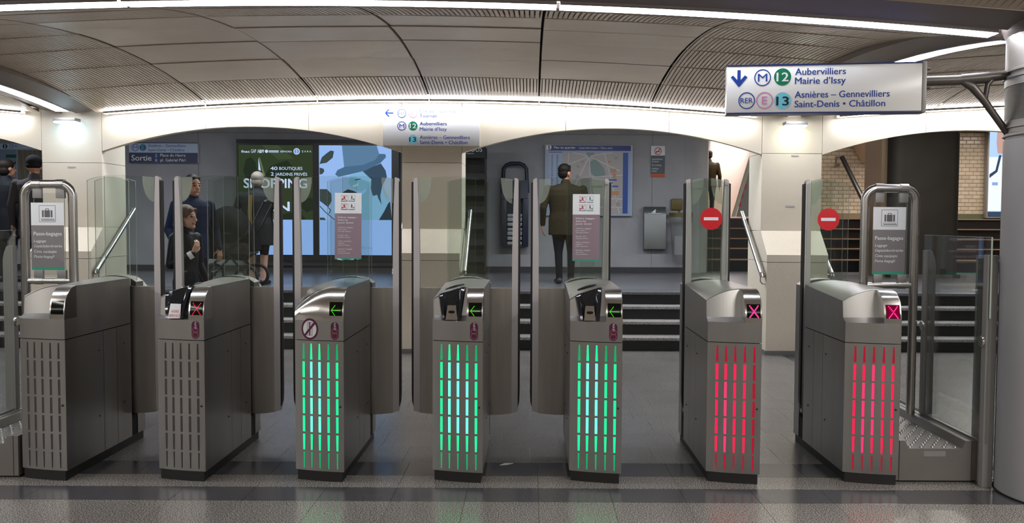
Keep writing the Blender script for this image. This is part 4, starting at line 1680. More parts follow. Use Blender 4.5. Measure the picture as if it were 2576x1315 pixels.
def barrier(xp, sgn, label):
    T = thing('glass_barrier', label, 'barrier', (xp, 5.08, 0), 0, 'glass barriers of the luggage passages')
    # front post: flat plate with a rounded shoulder on the outer side
    def post(y0, z0, wdt, name, top):
        pts = [(0, z0), (wdt, z0), (wdt, top - 0.10), (wdt - 0.008, top - 0.05), (wdt - 0.024, top - 0.008), (wdt - 0.034, top), (0, top)]
        MB().prism([(sgn * a, b) for a, b in pts], 'y', y0, y0 + 0.05).build(name, STEEL_POST, T, smooth=0)
    post(0.0, 0.002, 0.058, 'front_post', 1.37)
    post(0.80, 0.258, 0.068, 'rear_post', 1.37)
    MB().box(min(sgn * 0.010, sgn * 0.018), max(sgn * 0.010, sgn * 0.018), -0.010, 0.855, 0.262, 1.472, 0).build('glass_sheet', [GLASS_BARRIER], T, smooth=0)
    MB().box(min(sgn * 0.008, sgn * 0.020), max(sgn * 0.008, sgn * 0.020), 0.052, 0.80, 0.256, 0.266).build('glass_channel', STEEL, T, smooth=0)
    g = MB()
    g.box(min(sgn * 0.0095, sgn * 0.0185), max(sgn * 0.0095, sgn * 0.0185), -0.012, 0.857, 1.4722, 1.4735)
    g.box(min(sgn * 0.0095, sgn * 0.0185), max(sgn * 0.0095, sgn * 0.0185), -0.0118, -0.0102, 1.0, 1.4722)
    g.build('glass_rim', GLASS_EDGE, T, smooth=0)
    MB().bevbox(min(sgn * 0.004, sgn * 0.05), max(sgn * 0.004, sgn * 0.05), 0.004, 0.046, 0.05, 0.25, 0.004).build('shoe', STEEL_SIDE, T)
    MB().box(min(sgn * 0.022, sgn * 0.050), max(sgn * 0.022, sgn * 0.050), 0.052, 0.798, 0.002, 0.255).build('base_panel', STEEL_POST, T, smooth=0)
    MB().box(min(sgn * 0.045, sgn * 0.170), max(sgn * 0.045, sgn * 0.170), 0.20, 0.225, 0.002, 1.36).build('closing_plate', STEEL_POST, T, smooth=0)
    for yy in (0.02, 0.805):
        o = MB().lathe([(0, 0.012), (0.028, 0.012), (0.034, 0.004), (0.034, 0)], 24).build('hinge_disc', STEEL_POL, T, (0, yy + 0.02, 0.86), smooth=30)
        o.rotation_euler = (0, -sgn * PI / 2, 0)
    return T


barrier(2.66, 1, 'clear glass barrier between steel posts, in front of the round column')
barrier(-3.486, -1, 'steel post and glass of the barrier at the left edge of the picture')

# ------------------------------------------------------------------ hanging direction sign on an arm
a = Vector((1.151, 5.20, 0))
b = Vector((2.237, 5.05, 0))
sw = (b - a).length
ang = math.atan2(b.y - a.y, b.x - a.x)
zb, sh = 2.196, 0.272
T = thing('hanging_sign', 'white hanging direction sign with blue arrow, on an arm from the round column', 'sign', (a.x, a.y, zb), ang)
MB().bevbox(0, sw, 0, 0.11, 0, sh, 0.004).build('sign_box', WHITE_GL, T)
MB().box(0, sw, -0.003, 0.113, sh + 0.0005, sh + 0.007).build('top_edge', NAVY, T, smooth=0)
MB().box(0, sw, -0.003, 0.113, -0.007, -0.0005).build('bottom_edge', NAVY, T, smooth=0)
MB().bevbox(sw + 0.001, sw + 0.024, -0.003, 0.113, -0.008, sh + 0.008, 0.003).build('end_cap', ALU_GREY, T)
pt = Print((1828, 163, 2320, 282), sw, sh)
pt.rect(1855, 173, 1863.5, 210, SIGNBLUE, 0)
pt.poly([(1838, 191), (1844, 186.5), (1859.3, 203), (1874.5, 186.5), (1881, 191), (1859.3, 216.5)], SIGNBLUE, 1)
pt.ring(1920, 193, 21.5, 2.6, SIGNBLUE, 0, 40)
pt.text('M', 1920, 202.5, 19.5, SIGNBLUE, 24, 1, 0.004, center=True)
pt.disc(1971, 192, 21.8, SIGNGREEN, 0, 40)
pt.text('12', 1971, 203, 22, WHITE, 30, 1, 0.02, center=True)
pt.text('Aubervilliers', 2003, 187.5, 16.5, SIGNBLUE, 127.5, 0, 0.014)
pt.text('Mairie d’Issy', 2003, 210.5, 16.5, SIGNBLUE, 127.5, 0, 0.014)
pt.ring(1880, 251, 21.5, 2.6, SIGNBLUE, 0, 40)
pt.text('RER', 1880, 257.5, 13.5, SIGNBLUE, 32, 1, 0.006, center=True)
pt.ring(1926, 251, 21.5, 2.6, SIGNPINK, 0, 40)
pt.text('E', 1926, 260.5, 19.5, SIGNPINK, 13, 1, 0.02, center=True)
pt.disc(1972, 252.5, 21.5, SIGNCYAN, 0, 40)
pt.text('13', 1972, 264, 22, INK, 31, 1, 0.025, center=True)
pt.text('Asnières – Gennevilliers', 2003, 245.5, 16.5, SIGNBLUE, 237.5, 0, 0.014)
pt.text('Saint-Denis • Châtillon', 2003, 269.5, 16.5, SIGNBLUE, 227, 0, 0.014)
pt.build('lettering', T)
# arm and strut to the column
ca, sa = math.cos(-ang), math.sin(-ang)


def loc2(p):
    x, y = p[0] - a.x, p[1] - a.y
    return (x * ca - y * sa, x * sa + y * ca, p[2] - zb)


ARM = mat('arm_grey', rgb(96, 91, 88), 0.4, 0.5)
MB().tube([loc2(p) for p in ((2.255, 5.10, 2.372), (2.45, 5.08, 2.376), (2.73, 5.04, 2.400))], [0.030, 0.030, 0.026], 16).build('arm', ARM, T, smooth=60)
MB().tube([loc2(p) for p in ((2.47, 5.08, 2.378), (2.62, 5.055, 2.388))], 0.033, 16).build('arm_collar', ARM, T, smooth=60)
MB().tube([loc2(p) for p in ((2.46, 5.075, 2.376), (2.53, 5.06, 2.335), (2.59, 5.055, 2.265), (2.65, 5.05, 2.18), (2.735, 5.04, 2.06))], [0.016, 0.026, 0.022, 0.020, 0.020], 12).build('strut', ARM, T, smooth=60)
MB().tube([loc2(p) for p in ((2.645, 5.05, 2.388), (2.61, 5.05, 2.345), (2.60, 5.055, 2.25))], [0.014, 0.016, 0.014], 12).build('strut_web', ARM, T, smooth=60)
for zz_ in (2.435, 2.33):
    MB().tube([loc2((2.262, 5.06, zz_)), loc2((2.285, 5.06, zz_))], 0.008, 8).build('bolt', ARM, T)

# ------------------------------------------------------------------ direction sign on the middle pillar
p0, p1 = at(963, 366, 10.46), at(1207, 272, 10.46)
w, h = p1.x - p0.x, p1.z - p0.z
T = thing('wall_sign', 'white direction sign with blue left arrow, mounted over the middle pillar', 'sign', (p0.x, 10.46, p0.z))
MB().bevbox(0, w, 0, 0.04, 0, h, 0.003).build('sign_panel', WHITE_GL, T)
pt = Print((963, 272, 1207, 366), w, h)
bl = SIGNBLUE
pt.line(970, 285, 990, 285, 3, bl)
pt.line(970, 285, 979, 276, 3, bl, 1)
pt.line(970, 285, 979, 294, 3, bl, 2)
pt.ring(1011, 286, 11, 1.6, bl, 0)
pt.text('RER', 1011, 289, 6.5, bl, 16, 1, 0, center=True)
pt.ring(1039, 286, 11, 1.6, SIGNPINK, 0)
pt.text('E', 1039, 290.5, 9.5, SIGNPINK, 6, 1, 0.0, center=True)
pt.text('Chelles – Gournay', 1056, 283.5, 8.4, bl, 92, 0, 0.0)
pt.text('Tournan', 1056, 295.5, 8.4, bl, 43, 0, 0.006)
pt.ring(1011, 317, 11.2, 1.6, bl, 0)
pt.text('M', 1011, 322, 10, bl, 12.5, 1, 0.0, center=True)
pt.disc(1039, 317, 11.4, SIGNGREEN, 0)
pt.text('12', 1039, 322.5, 11.5, WHITE, 16, 1, 0.02, center=True)
pt.text('Aubervilliers', 1056, 315, 8.6, bl, 68, 0, 0.01)
pt.text('Mairie d’Issy', 1056, 328.5, 8.6, bl, 68, 0, 0.01)
pt.disc(1038.5, 350, 11.2, SIGNCYAN, 0)
pt.text('13', 1038.5, 356, 11.5, INK, 16.5, 1, 0.02, center=True)
pt.text('Asnières – Gennevilliers', 1056, 349, 8.6, bl, 126, 0, 0.012)
pt.text('Saint-Denis • Châtillon', 1056, 361.5, 8.6, bl, 120, 0, 0.012)
pt.build('lettering', T)

# ------------------------------------------------------------------ handrails on the pillar sides
def handrail(xw, xr, label, sgn):
    """bar climbing with the steps, fixed to the pillar side at xw"""
    T = thing('handrail', label, 'handrail', (xw, 10.6, 0), 0, 'handrails beside the steps')
    dx = xr - xw
    A, B = Vector((dx, -0.38, 0.955)), Vector((dx, 0.60, 1.665))
    MB().tube([A, B], 0.027, 14).build('rail', STEEL_TUBE, T, smooth=60)
    MB().tube([(dx, -0.37, 0.961), (dx, -0.40, 0.945), (dx * 0.8, -0.34, 0.932), (0, -0.33, 0.932)], 0.026, 14).build('end_return', STEEL_TUBE, T, smooth=60)
    MB().tube([(dx, 0.595, 1.661), (dx, 0.62, 1.679)], 0.0285, 14).build('end_cap', STEEL_TUBE, T, smooth=60)
    MB().tube([(dx, -0.34, 0.97), (dx, -0.34, 0.86), (dx * 0.5, -0.33, 0.83), (0, -0.33, 0.83)], 0.008, 8).build('bracket', STEEL_TUBE, T, smooth=60)
    MB().tube([(dx, 0.35, 1.485), (dx * 0.6, 0.35, 1.44), (0, 0.35, 1.44)], 0.009, 8).build('bracket', STEEL_TUBE, T, smooth=60)
    return T


labs = {(1, -1): 'steel handrail left of the left pillar, only its end showing inside the hoop frame', (1, 1): 'steel handrail climbing right of the left pillar',
        (2, -1): 'steel handrail left of the middle pillar, mostly hidden', (2, 1): 'steel handrail climbing right of the middle pillar',
        (3, -1): 'steel handrail climbing left of the right pillar', (3, 1): 'steel handrail right of the right pillar, its end seen through gate glass'}
for (k, s), lab in labs.items():
    xw = PX[k] + s * (PH - 0.002)
    handrail(xw, xw + s * 0.055, lab, s)

# ------------------------------------------------------------------ things on the corridor wall
YS = YW - 0.002


def wall_box(px0, py0, px1, py1, Y):
    p, q = at(px0, py1, Y), at(px1, py0, Y)
    return p, q.x - p.x, q.z - p.z


# exit sign
p, w, h = wall_box(325, 360, 497, 410, YS - 0.06)
T = thing('exit_sign', 'blue and white exit sign on the grey wall, seen through the left arch', 'sign', p)
MB().bevbox(0, w, 0, 0.06, 0, h, 0.004).build('sign_panel', WHITE, T)
pt = Print((325, 360, 497, 410), w, h)
pt.rect(325, 360, 497, 384, mat('sign_pale', rgb(196, 214, 240), 0.4), 0)
pt.rect(325, 384, 497, 410, mat('sign_deep', rgb(20, 36, 84), 0.4), 0)
pt.rect(325, 358.8, 497, 361, NAVY, 1)
pt.ring(341, 371.5, 9.2, 1.5, SIGNBLUE, 1)
pt.text('M', 341, 375.5, 8, SIGNBLUE, 9.5, 2, 0.0, center=True)
pt.disc(360, 371.5, 9, mat('cyan_deep', rgb(70, 150, 200), 0.4), 1)
pt.text('13', 360, 375.5, 8.5, INK, 12, 2, 0.01, center=True)
pt.text('Asnières – Gennevilliers', 373, 370, 6.8, SIGNBLUE, 94, 1, 0.01)
pt.text('Saint-Denis • Châtillon', 373, 380.5, 6.8, SIGNBLUE, 91, 1, 0.01)
pt.text('Sortie', 331, 403.5, 13.5, WHITE, 50, 1, 0.012)
pt.rect(389, 386, 396.5, 408, SIGNBLUE, 1)
pt.text('2', 391, 394, 6.5, WHITE, 4, 2, 0.01)
pt.text('6', 391, 405.5, 6.5, WHITE, 4, 2, 0.01)
pt.text('Place du Havre', 403, 393.5, 7, WHITE, 63.5, 1, 0.012)
pt.text('pl. Gabriel Péri', 403, 405.5, 7, WHITE, 63.5, 1, 0.012)
pt.build('lettering', T)

# back-lit advertising case with two posters
p, w, h = wall_box(597, 352, 1003, 655, YS - 0.22)
T = thing('advert_case', 'large black double advertising case with two back-lit posters on the corridor wall', 'advertising case', p)
kx, kz = w / 406.0, h / 303.0
fx = lambda px: (px - 597) * kx
fz = lambda py: (655 - py) * kz
fr = MB()
fr.box(0, w, 0.03, 0.22, 0, h)
for (x0, y0, x1, y1) in ((597, 352, 1003, 366), (597, 640, 1003, 655), (597, 366, 600.5, 640), (788, 366, 803, 640), (985, 366, 1003, 640)):
    fr.box(fx(x0), fx(x1), 0.0, 0.03, fz(y1), fz(y0))
fr.build('case_frame', BLACK, T, smooth=0)
MB().box(fx(597), fx(1003), -0.004, 0, fz(362), fz(352)).build('case_header', DARKMETAL, T, smooth=0)


def lit(name, r, g, b, k=1.0):
    return emission(name, rgb(r, g, b), k)


G0, G1, G2 = lit('poster_green', 50, 62, 42), lit('poster_leaf', 36, 46, 34), lit('poster_pale_green', 60, 74, 50)
LB, LB2 = lit('poster_blue', 150, 186, 240), lit('poster_blue_low', 140, 178, 236)
PW = lit('poster_white', 196, 214, 246)
pt = Print((600.5, 366, 788, 640), fx(788) - fx(600.5), fz(366) - fz(640))
pt.rect(600.5, 366, 788, 552, G0, 0)
pt.rect(600.5, 552, 788, 640, LB2, 0)
for pts_ in ([(612, 430), (620, 402), (632, 396), (643, 408), (648, 430), (640, 450), (622, 452)],
             [(668, 440), (680, 420), (702, 410), (724, 404), (736, 420), (730, 450), (700, 452), (676, 452)],
             [(756, 520), (764, 500), (776, 496), (788, 500), (788, 526), (772, 534)], [(705, 540), (730, 534), (760, 540), (770, 552), (700, 552)]):
    pt.poly(pts_, G1, 1)
for pts_ in ([(660, 366), (700, 366), (740, 400), (700, 402)], [(730, 470), (760, 452), (785, 458), (770, 490), (745, 500)]):
    pt.poly(pts_, G2, 1)
pt.poly([(652, 397), (655, 397), (668, 442), (663, 444)], lit('poster_stem', 96, 112, 84), 2)
pt.poly([(651, 398), (653.5, 410), (657, 430), (651, 428)], PW, 3)
pt.text('fnac', 608.5, 385, 6, PW, 21, 3, 0.03)
pt.text('GAP', 633, 385.5, 9, PW, 12.5, 3, 0.0)
pt.text('H&M', 649, 385.5, 8.5, PW, 14.5, 3, 0.02, slant=0.2)
pt.disc(671.5, 381.5, 4, PW, 3)
pt.rect(677, 379.5, 702, 382, PW, 3)
pt.rect(677, 383.5, 702, 384.6, PW, 3)
pt.text('SEPHORA', 706, 384, 4.4, PW, 29, 3, 0.01)
pt.disc(747, 381.3, 8, PW, 3)
pt.disc(747, 381.3, 6, lit('poster_disc', 116, 140, 200), 4)
pt.rect(746, 377, 748, 386, PW, 5)
pt.text('Z A R A', 759.5, 383.5, 4.6, PW, 24, 3, 0.0)
pt.text('40', 681, 428, 8.5, PW, 17.5, 3, 0.02)
pt.text('BOUTIQUES', 703, 427.5, 7.4, PW, 58, 3, 0.008)
pt.text('2', 682, 442, 8.5, PW, 7, 3, 0.02)
pt.text('JARDINS PRIVÉS', 693, 442, 7.4, PW, 80, 3, 0.008)
pt.text('SHOPPING', 614, 472.5, 23, PW, 158, 3, 0.02)
pt.text('L', 683, 502.5, 19, PW, 11, 3, 0.02)
pt.text('IN', 684, 530, 23, PW, 44, 3, 0.02)
note(pt.build('green_poster', T, (fx(600.5), 0.029, fz(640))), 'dark green back-lit poster with white lettering')
Zp = lambda q: [(560 + x / 3.131, 300 + y / 3.131) for x, y in q]
HATC, HATB, HAIR, FACE, SKIN, DRESS, LEAF = (lit('poster_hat', 92, 126, 158), lit('poster_brim', 74, 106, 138), lit('poster_hair', 58, 78, 98), lit('poster_face', 126, 178, 214),
                                             lit('poster_skin', 122, 172, 206), lit('poster_dress', 44, 58, 68), lit('poster_leafdark', 62, 74, 74))
pt = Print((803, 366, 985, 640), fx(985) - fx(803), fz(366) - fz(640))
pt.rect(803, 366, 985, 552, LB, 0)
pt.rect(803, 552, 985, 640, LB2, 0)
pt.poly(Zp([(1140, 480), (1240, 470), (1290, 580), (1310, 620), (1310, 650), (1250, 760), (1235, 788), (960, 788), (1000, 640), (1090, 600), (1130, 560)]), SKIN, 1)
pt.poly(Zp([(1228, 788), (1270, 720), (1300, 660), (1318, 640), (1330, 788)]), DRESS, 2)
pt.poly(Zp([(945, 572), (985, 548), (1030, 560), (1085, 590), (1010, 640), (960, 620)]), DRESS, 2)
pt.poly(Zp([(1000, 440), (1130, 400), (1165, 450), (1150, 520), (1112, 556), (1080, 572), (1052, 558), (1040, 540), (1008, 532), (1002, 512), (985, 495), (1002, 470)]), FACE, 3)
pt.poly(Zp([(1100, 405), (1245, 345), (1282, 400), (1292, 450), (1255, 520), (1240, 600), (1250, 668), (1225, 620), (1215, 590), (1182, 600), (1165, 540), (1170, 470)]), HAIR, 4)
pt.poly(Zp([(940, 205), (1212, 205), (1238, 290), (1200, 340), (1115, 372), (958, 384)]), HATC, 5)
pt.poly(Zp([(886, 432), (905, 398), (958, 374), (1110, 356), (1200, 318), (1236, 270), (1280, 272), (1286, 296), (1242, 342), (1122, 402), (1002, 432), (912, 452)]), HATB, 6)
pt.poly(Zp([(1040, 472), (1085, 462), (1085, 470), (1045, 480)]), HAIR, 4)
pt.poly(Zp([(1020, 522), (1070, 500), (1062, 522), (1030, 530)]), lit('poster_smile', 190, 214, 236), 4)
for q in ([(764, 352), (782, 300), (820, 268), (852, 246), (878, 252), (868, 302), (820, 342)], [(764, 380), (795, 388), (802, 408), (786, 430), (764, 434)],
          [(764, 548), (820, 548), (856, 584), (858, 640), (830, 690), (764, 640)], [(764, 770), (800, 772), (812, 790), (764, 790)]):
    pt.poly(Zp(q), LEAF, 2)
for (x0, y0, x1, y1) in ((764, 680, 810, 730), (810, 730, 880, 788), (830, 690, 848, 712), (848, 712, 836, 742)):
    (xa, ya), (xb, yb) = Zp([(x0, y0), (x1, y1)])
    pt.line(xa, ya, xb, yb, 2.2, LEAF, 2)
pt.text('Thi Vue', 908, 624, 4.5, lit('poster_grey_ink', 96, 128, 176), 28, 2, 0.0)
note(pt.build('blue_poster', T, (fx(803), 0.029, fz(640))), 'pale blue back-lit poster of a woman in a hat')

# neighbourhood map board
p, w, h = wall_box(1370, 365, 1592, 542, YS - 0.08)
T = thing('map_board', 'neighbourhood map board with blue header on the grey corridor wall', 'map board', p)
MB().bevbox(0, w, 0.0, 0.08, 0, h, 0.006).build('board', mat('board_grey', rgb(186, 192, 204), 0.4), T)
pt = Print((1370, 365, 1592, 542), w, h)
mk = lambda n_, *c: mat(n_, rgb(*c), 0.35)
pt.rect(1374, 382, 1588, 538, mk('map_margin', 160, 182, 216), 0)
pt.rect(1378, 366.5, 1587, 379.5, mk('map_header', 30, 52, 128), 1)
pt.disc(1380, 371.5, 6.5, WHITE, 2)
pt.rect(1378.8, 366, 1381.2, 377, INK, 3)
pt.text('Plan du quartier', 1393, 374.5, 5.6, WHITE, 54, 2, 0.014)
pt.text('Local information • Piano zona', 1456, 374.5, 4.6, WHITE, 84, 2, 0.004, slant=0.2)
pt.rect(1381, 383, 1413.5, 536, mk('map_index', 170, 192, 224), 1)
pt.rect(1381, 383, 1413.5, 384.5, NAVY, 2)
pt.rect(1414, 384, 1567, 536, mk('map_ground', 186, 178, 176), 1)
pt.rect(1567.5, 384, 1580.5, 536, mk('map_band', 46, 84, 168), 1)
random.seed(5)
for i in range(34):
    y = 390 + i * 4.2
    pt.rect(1386, y, 1386 + random.uniform(3.5, 5), y + 1.8, mk('map_red', 150, 84, 96) if i % 3 else mk('map_txt', 70, 80, 120), 2)
    pt.rect(1399, y, 1399 + random.uniform(3.5, 5.5), y + 1.8, mk('map_txt', 70, 80, 120), 2)
gr = mk('map_green', 128, 152, 150)
pt.poly([(1474, 384), (1496, 384), (1488, 396), (1478, 396)], gr, 2)
pt.poly([(1480, 410), (1498, 398), (1520, 424), (1524, 440), (1498, 446), (1486, 434)], gr, 2)
road = mk('map_road', 226, 226, 226)
for (x0, y0, x1, y1, t) in [(1482, 393, 1414, 420, 1.6), (1482, 393, 1440, 480, 1.8), (1482, 393, 1490, 536, 1.8), (1482, 393, 1560, 430, 1.8), (1482, 393, 1540, 384, 1.5), (1482, 393, 1440, 384, 1.5),
                            (1414, 450, 1567, 440, 1.6), (1414, 490, 1567, 500, 1.6), (1520, 384, 1560, 536, 1.4), (1440, 520, 1567, 520, 1.2), (1430, 384, 1426, 536, 1.2)]:
    pt.line(x0, y0, x1, y1, t, road, 3)
orn, bld, dkb = mk('map_orange', 206, 150, 110), mk('map_block', 170, 158, 160), mk('map_station', 70, 100, 170)
for (x, y, sx, sy, m_) in [(1536, 424, 14, 10, orn), (1542, 436, 8, 12, orn), (1536, 480, 22, 10, orn), (1528, 450, 24, 4, dkb), (1522, 458, 20, 3, dkb), (1540, 466, 16, 4, dkb), (1450, 416, 8, 6, bld), (1462, 404, 7, 6, bld),
                           (1448, 440, 10, 8, bld), (1456, 470, 12, 7, bld), (1436, 500, 10, 8, bld), (1500, 508, 14, 8, bld), (1545, 394, 9, 7, bld), (1530, 404, 8, 5, orn), (1506, 468, 10, 8, bld), (1552, 508, 9, 10, bld)]:
    pt.rect(x, y, x + sx, y + sy, m_, 4)
pt.build('map_print', T)

# no-smoking notice
p, w, h = wall_box(1637, 367, 1673, 445, YS - 0.02)
T = thing('no_smoking_notice', 'small white, slate and orange no-smoking notice right of the map board', 'notice', p)
MB().bevbox(0, w, 0.0, 0.02, 0, h, 0.003).build('plate', WHITE, T)
pt = Print((1637, 367, 1673, 445), w, h)
pt.rect(1637, 391, 1673, 437, NOTICE_DARK, 0)
pt.rect(1637, 437, 1673, 445, ORANGE, 0)
pt.ring(1655, 380, 9.3, 1.8, mk('ns_red', 200, 60, 66), 1)
pt.line(1648, 387, 1662, 373, 1.8, MATS['ns_red'], 2)
pt.rect(1650, 380, 1660, 382, INK, 1)
for s, y, w_ in (('Interdiction', 402, 27), ('de fumer', 408, 18), ('No smoking', 417, 24), ('Prohibido', 426, 17), ('fumar', 432, 13)):
    pt.text(s, 1640, y, 4.4, WHITE, w_, 1, 0.0)
pt.build('lettering', T)

# steel towel dispenser
p, w, h = wall_box(1620, 520, 1676, 630, YS - 0.16)
T = thing('wall_dispenser', 'stainless steel wall dispenser with slanted top, under the no-smoking notice', 'dispenser', p)
MB().prism([(0.0, 0.03), (0.16, 0.0), (0.16, h), (0.06, h), (0.02, h - 0.09), (0.0, h - 0.16)], 'x', 0, w).build('housing', mat('dispenser_steel', (0.22, 0.235, 0.245, 1), 0.3, 1.0), T, smooth=35)
MB().box(w * 0.18, w * 0.8, -0.006, 0.02, h - 0.13, h - 0.115).build('lip', STEEL_POL, T, smooth=0)
MB().prism([(w * 0.3, h - 0.11), (w * 0.52, h - 0.11), (w * 0.52, h - 0.04)], 'y', -0.002, 0.012).build('paper_towel', WHITE, T, smooth=0)

# bag holder: olive ring with a clear plastic bag
p = at(1713, 542, YS - 0.20)
T = thing('bag_holder', 'olive ring holder with hanging clear plastic waste bag, beside the dispenser', 'waste bag', p)
OL = mat('olive_metal', rgb(104, 92, 40), 0.45)
MB().lathe([(0.195, -0.02), (0.21, -0.02), (0.21, 0.05), (0.195, 0.05), (0.195, -0.02)], 32).build('ring', OL, T, smooth=30)
MB().tube([(0.0, 0.20, 0.0), (0.0, 0.20, 0.30)], 0.02, 10).build('mount', OL, T, smooth=60)
MB().bevbox(-0.15, 0.05, 0.16, 0.18, 0.10, 0.30, 0.02).build('mount_plate', OL, T)
BAG = glass('plastic_bag', (0.80, 0.80, 0.84), 0.05, haze=0.22, rough=0.15)


def bag(a_, b_):
    t = 2 * PI * a_
    z = -0.01 - 0.86 * b_
    r_ = 0.20 * (1 - 0.35 * b_) * (1 + 0.05 * math.sin(5 * t + 3 * b_) + 0.03 * math.sin(11 * t)) * (1 if b_ < 0.95 else 0.5)
    return (r_ * math.cos(t), r_ * math.sin(t), z)


MB().grid(bag, 40, 12).build('plastic_bag', BAG, T, smooth=60)
MB().bevbox(-0.12, 0.10, -0.06, 0.06, -0.70, -0.36, 0.02).build('waste_paper', mat('waste_grey', rgb(170, 168, 172), 0.7), T)

# magazine rack
p, w, h = wall_box(1150, 370, 1222, 690, 14.9)
p.z = 0.64
h = 2.18
T = thing('magazine_rack', 'tall black magazine rack half hidden behind the middle pillar', 'rack', p)
MB().box(0, w, 0.38, 0.42, 0, h).build('back_panel', BLACK, T, smooth=0)
for xx in (0, w - 0.02):
    MB().box(xx, xx + 0.02, 0, 0.38, 0, h - 0.2).build('side_panel', BLACK, T, smooth=0)
for i in range(6):
    MB().prism([(0.0, 0.10), (0.37, 0.02), (0.37, 0.04), (0.02, 0.12), (0.02, 0.20), (0.0, 0.20)], 'x', 0.02, w - 0.02).build('shelf', DARKMETAL, T, (0, 0, 0.12 + 0.28 * i), smooth=0)
q0, q1 = at(1160, 392, 14.9), at(1219, 368, 14.9)
MB().box(0, w, -0.02, 0.03, h - 0.2, h + 0.06).build('header', BLACK, T, smooth=0)
pt = Print((1150, 365, 1222, 400), w, 0.24)
PALE = mat('pale_ink', rgb(206, 222, 236), 0.5)
pt.text('NOUS', 1172, 386, 12.5, PALE, 41, 1, 0.01)
pt.text('magazine', 1172, 391.5, 3, PALE, 20, 1, 0.0)
pt.build('lettering', T, (0, -0.02, h - 0.19))
for i, (zz_, n_) in enumerate(((0.46, 3), (0.46, 2))):
    for j in range(n_):
        o = MB().bevbox(0.06, w - 0.08, 0.06, 0.30, 0, 0.012, 0.002).build('magazine', WHITE if j % 2 else mat('paper_grey', rgb(150, 156, 160), 0.6), None,
                                                                       (p.x + 0.01 * j, p.y + 0.01, 0.64 + zz_ + 0.07 + 0.016 * j + 0.28 * i), smooth=0)
        tag(o, ['lowest', 'middle', 'top'][j] + (' magazine of the stack on the lower shelf of the black rack' if i == 0 else ' magazine of the pair on the higher shelf of the black rack'), 'magazine', 'magazines in the black rack')

# newspaper bin with a loop handle, fixed on the wall
p, w, h = wall_box(1260, 410, 1330, 620, YS - 0.28)
T = thing('newspaper_bin', 'dark blue newspaper bin with open loop on top, between rack and map board', 'bin', p)
BB = mat('bin_blue', rgb(30, 38, 58), 0.4)
zt = h
MB().tube([(0.02, 0.12, zt - 0.52), (0.04, 0.12, zt - 0.10), (0.09, 0.12, zt - 0.03), (0.16, 0.12, zt), (w - 0.16, 0.12, zt), (w - 0.09, 0.12, zt - 0.03), (w - 0.04, 0.12, zt - 0.10), (w - 0.02, 0.12, zt - 0.52)], 0.035, 10).build('loop_handle', BB, T, smooth=60)
MB().prism([(0.0, zt - 0.62), (0.05, zt - 0.30), (0.27, zt - 0.30), (0.27, zt - 0.62)], 'x', 0.01, w - 0.01).build('hopper', BB, T, smooth=0)
for xx in (0.0, w - 0.10):
    MB().bevbox(xx, xx + 0.10, 0.02, 0.27, 0.0, zt - 0.62, 0.01).build('side_wall', BB, T)
MB().box(0.10, w - 0.10, 0.22, 0.27, 0.0, zt - 0.62).build('back_wall', BB, T, smooth=0)
MB().box(0.10, w - 0.10, 0.04, 0.22, 0.0, 0.03).build('base', BB, T, smooth=0)
for i in range(7):
    o = MB().bevbox(-0.13, 0.13, -0.07, 0.07, 0, 0.05 + 0.01 * (i % 3), 0.008).build('newspaper', mat('newsprint', rgb(178, 182, 188), 0.8, var=(30, 0.85)), None,
                                                                                     (p.x + w / 2, p.y + 0.13, p.z + 0.035 + 0.082 * i), rotz=0.02 * (i % 4 - 2))
    tag(o, ['lowest', 'second lowest', 'third lowest', 'middle', 'third highest', 'second highest', 'topmost'][i] + ' folded newspaper of the pile in the dark blue bin', 'newspaper', 'newspapers in the bin')

# map case in the left arch
p, w, h = wall_box(-60, 360, 150, 560, YS - 0.08)
T = thing('line_map_case', 'pale line map case on the corridor wall at the far left, behind two people', 'map board', p)
MB().bevbox(0, w, 0.0, 0.08, 0, h, 0.006).build('board', mat('case_pale', rgb(150, 160, 172), 0.4), T)
pt = Print((-60, 360, 150, 560), w, h)
pt.rect(-56, 362, 146, 375, mk('case_head', 176, 196, 220), 0)
pt.disc(15.5, 368.5, 5.8, INK, 1)
pt.rect(14.4, 364, 16.6, 373, WHITE, 2)
pt.ring(31, 368.5, 4.5, 1, SIGNBLUE, 1)
pt.text('13', 36, 371, 4.5, SIGNBLUE, 8, 1, 0.0)
pt.rect(-56, 377, 42, 556, mk('case_l', 120, 140, 160), 0)
pt.rect(17, 389, 43, 397, mk('case_green', 30, 92, 84), 1)
pt.rect(46, 378, 146, 556, mk('case_map', 118, 110, 96), 0)
for i in range(7):
    pt.line(46 + 12 * i, 378, 60 + 14 * i, 556, 1.2, mk('case_line', 150, 146, 130), 1)
pt.build('map_print', T)

# lit poster on the tiled wall at the right edge
p0, p1 = at(2484, 545, 18.44), at(2560, 320, 18.44)
w, h = p1.x - p0.x, p1.z - p0.z
T = thing('lit_poster', 'bright back-lit poster on the tiled wall, cut off by the round column', 'poster', p0)
MB().bevbox(-0.03, w + 0.03, 0.0, 0.12, -0.03, h + 0.03, 0.006).build('case', ALU_GREY, T)
pt = Print((2484, 320, 2560, 545), w, h)
pt.rect(2484, 320, 2560, 545, lit('poster2_sky', 168, 196, 246, 1.3), 0)
pt.rect(2484, 395, 2560, 530, lit('poster2_white', 214, 226, 252, 1.4), 1)
pt.poly([(2505, 320), (2560, 320), (2560, 388), (2507, 386), (2503, 360)], lit('poster2_skin', 206, 166, 156), 2)
pt.poly([(2511, 390), (2518, 390), (2508, 432), (2486, 448), (2486, 438), (2502, 428)], lit('poster2_dark', 60, 76, 100), 2)
pt.rect(2494, 458, 2510, 466, lit('poster2_txt', 150, 176, 226), 2)
pt.rect(2484, 532, 2560, 545, MATS['poster2_dark'], 2)
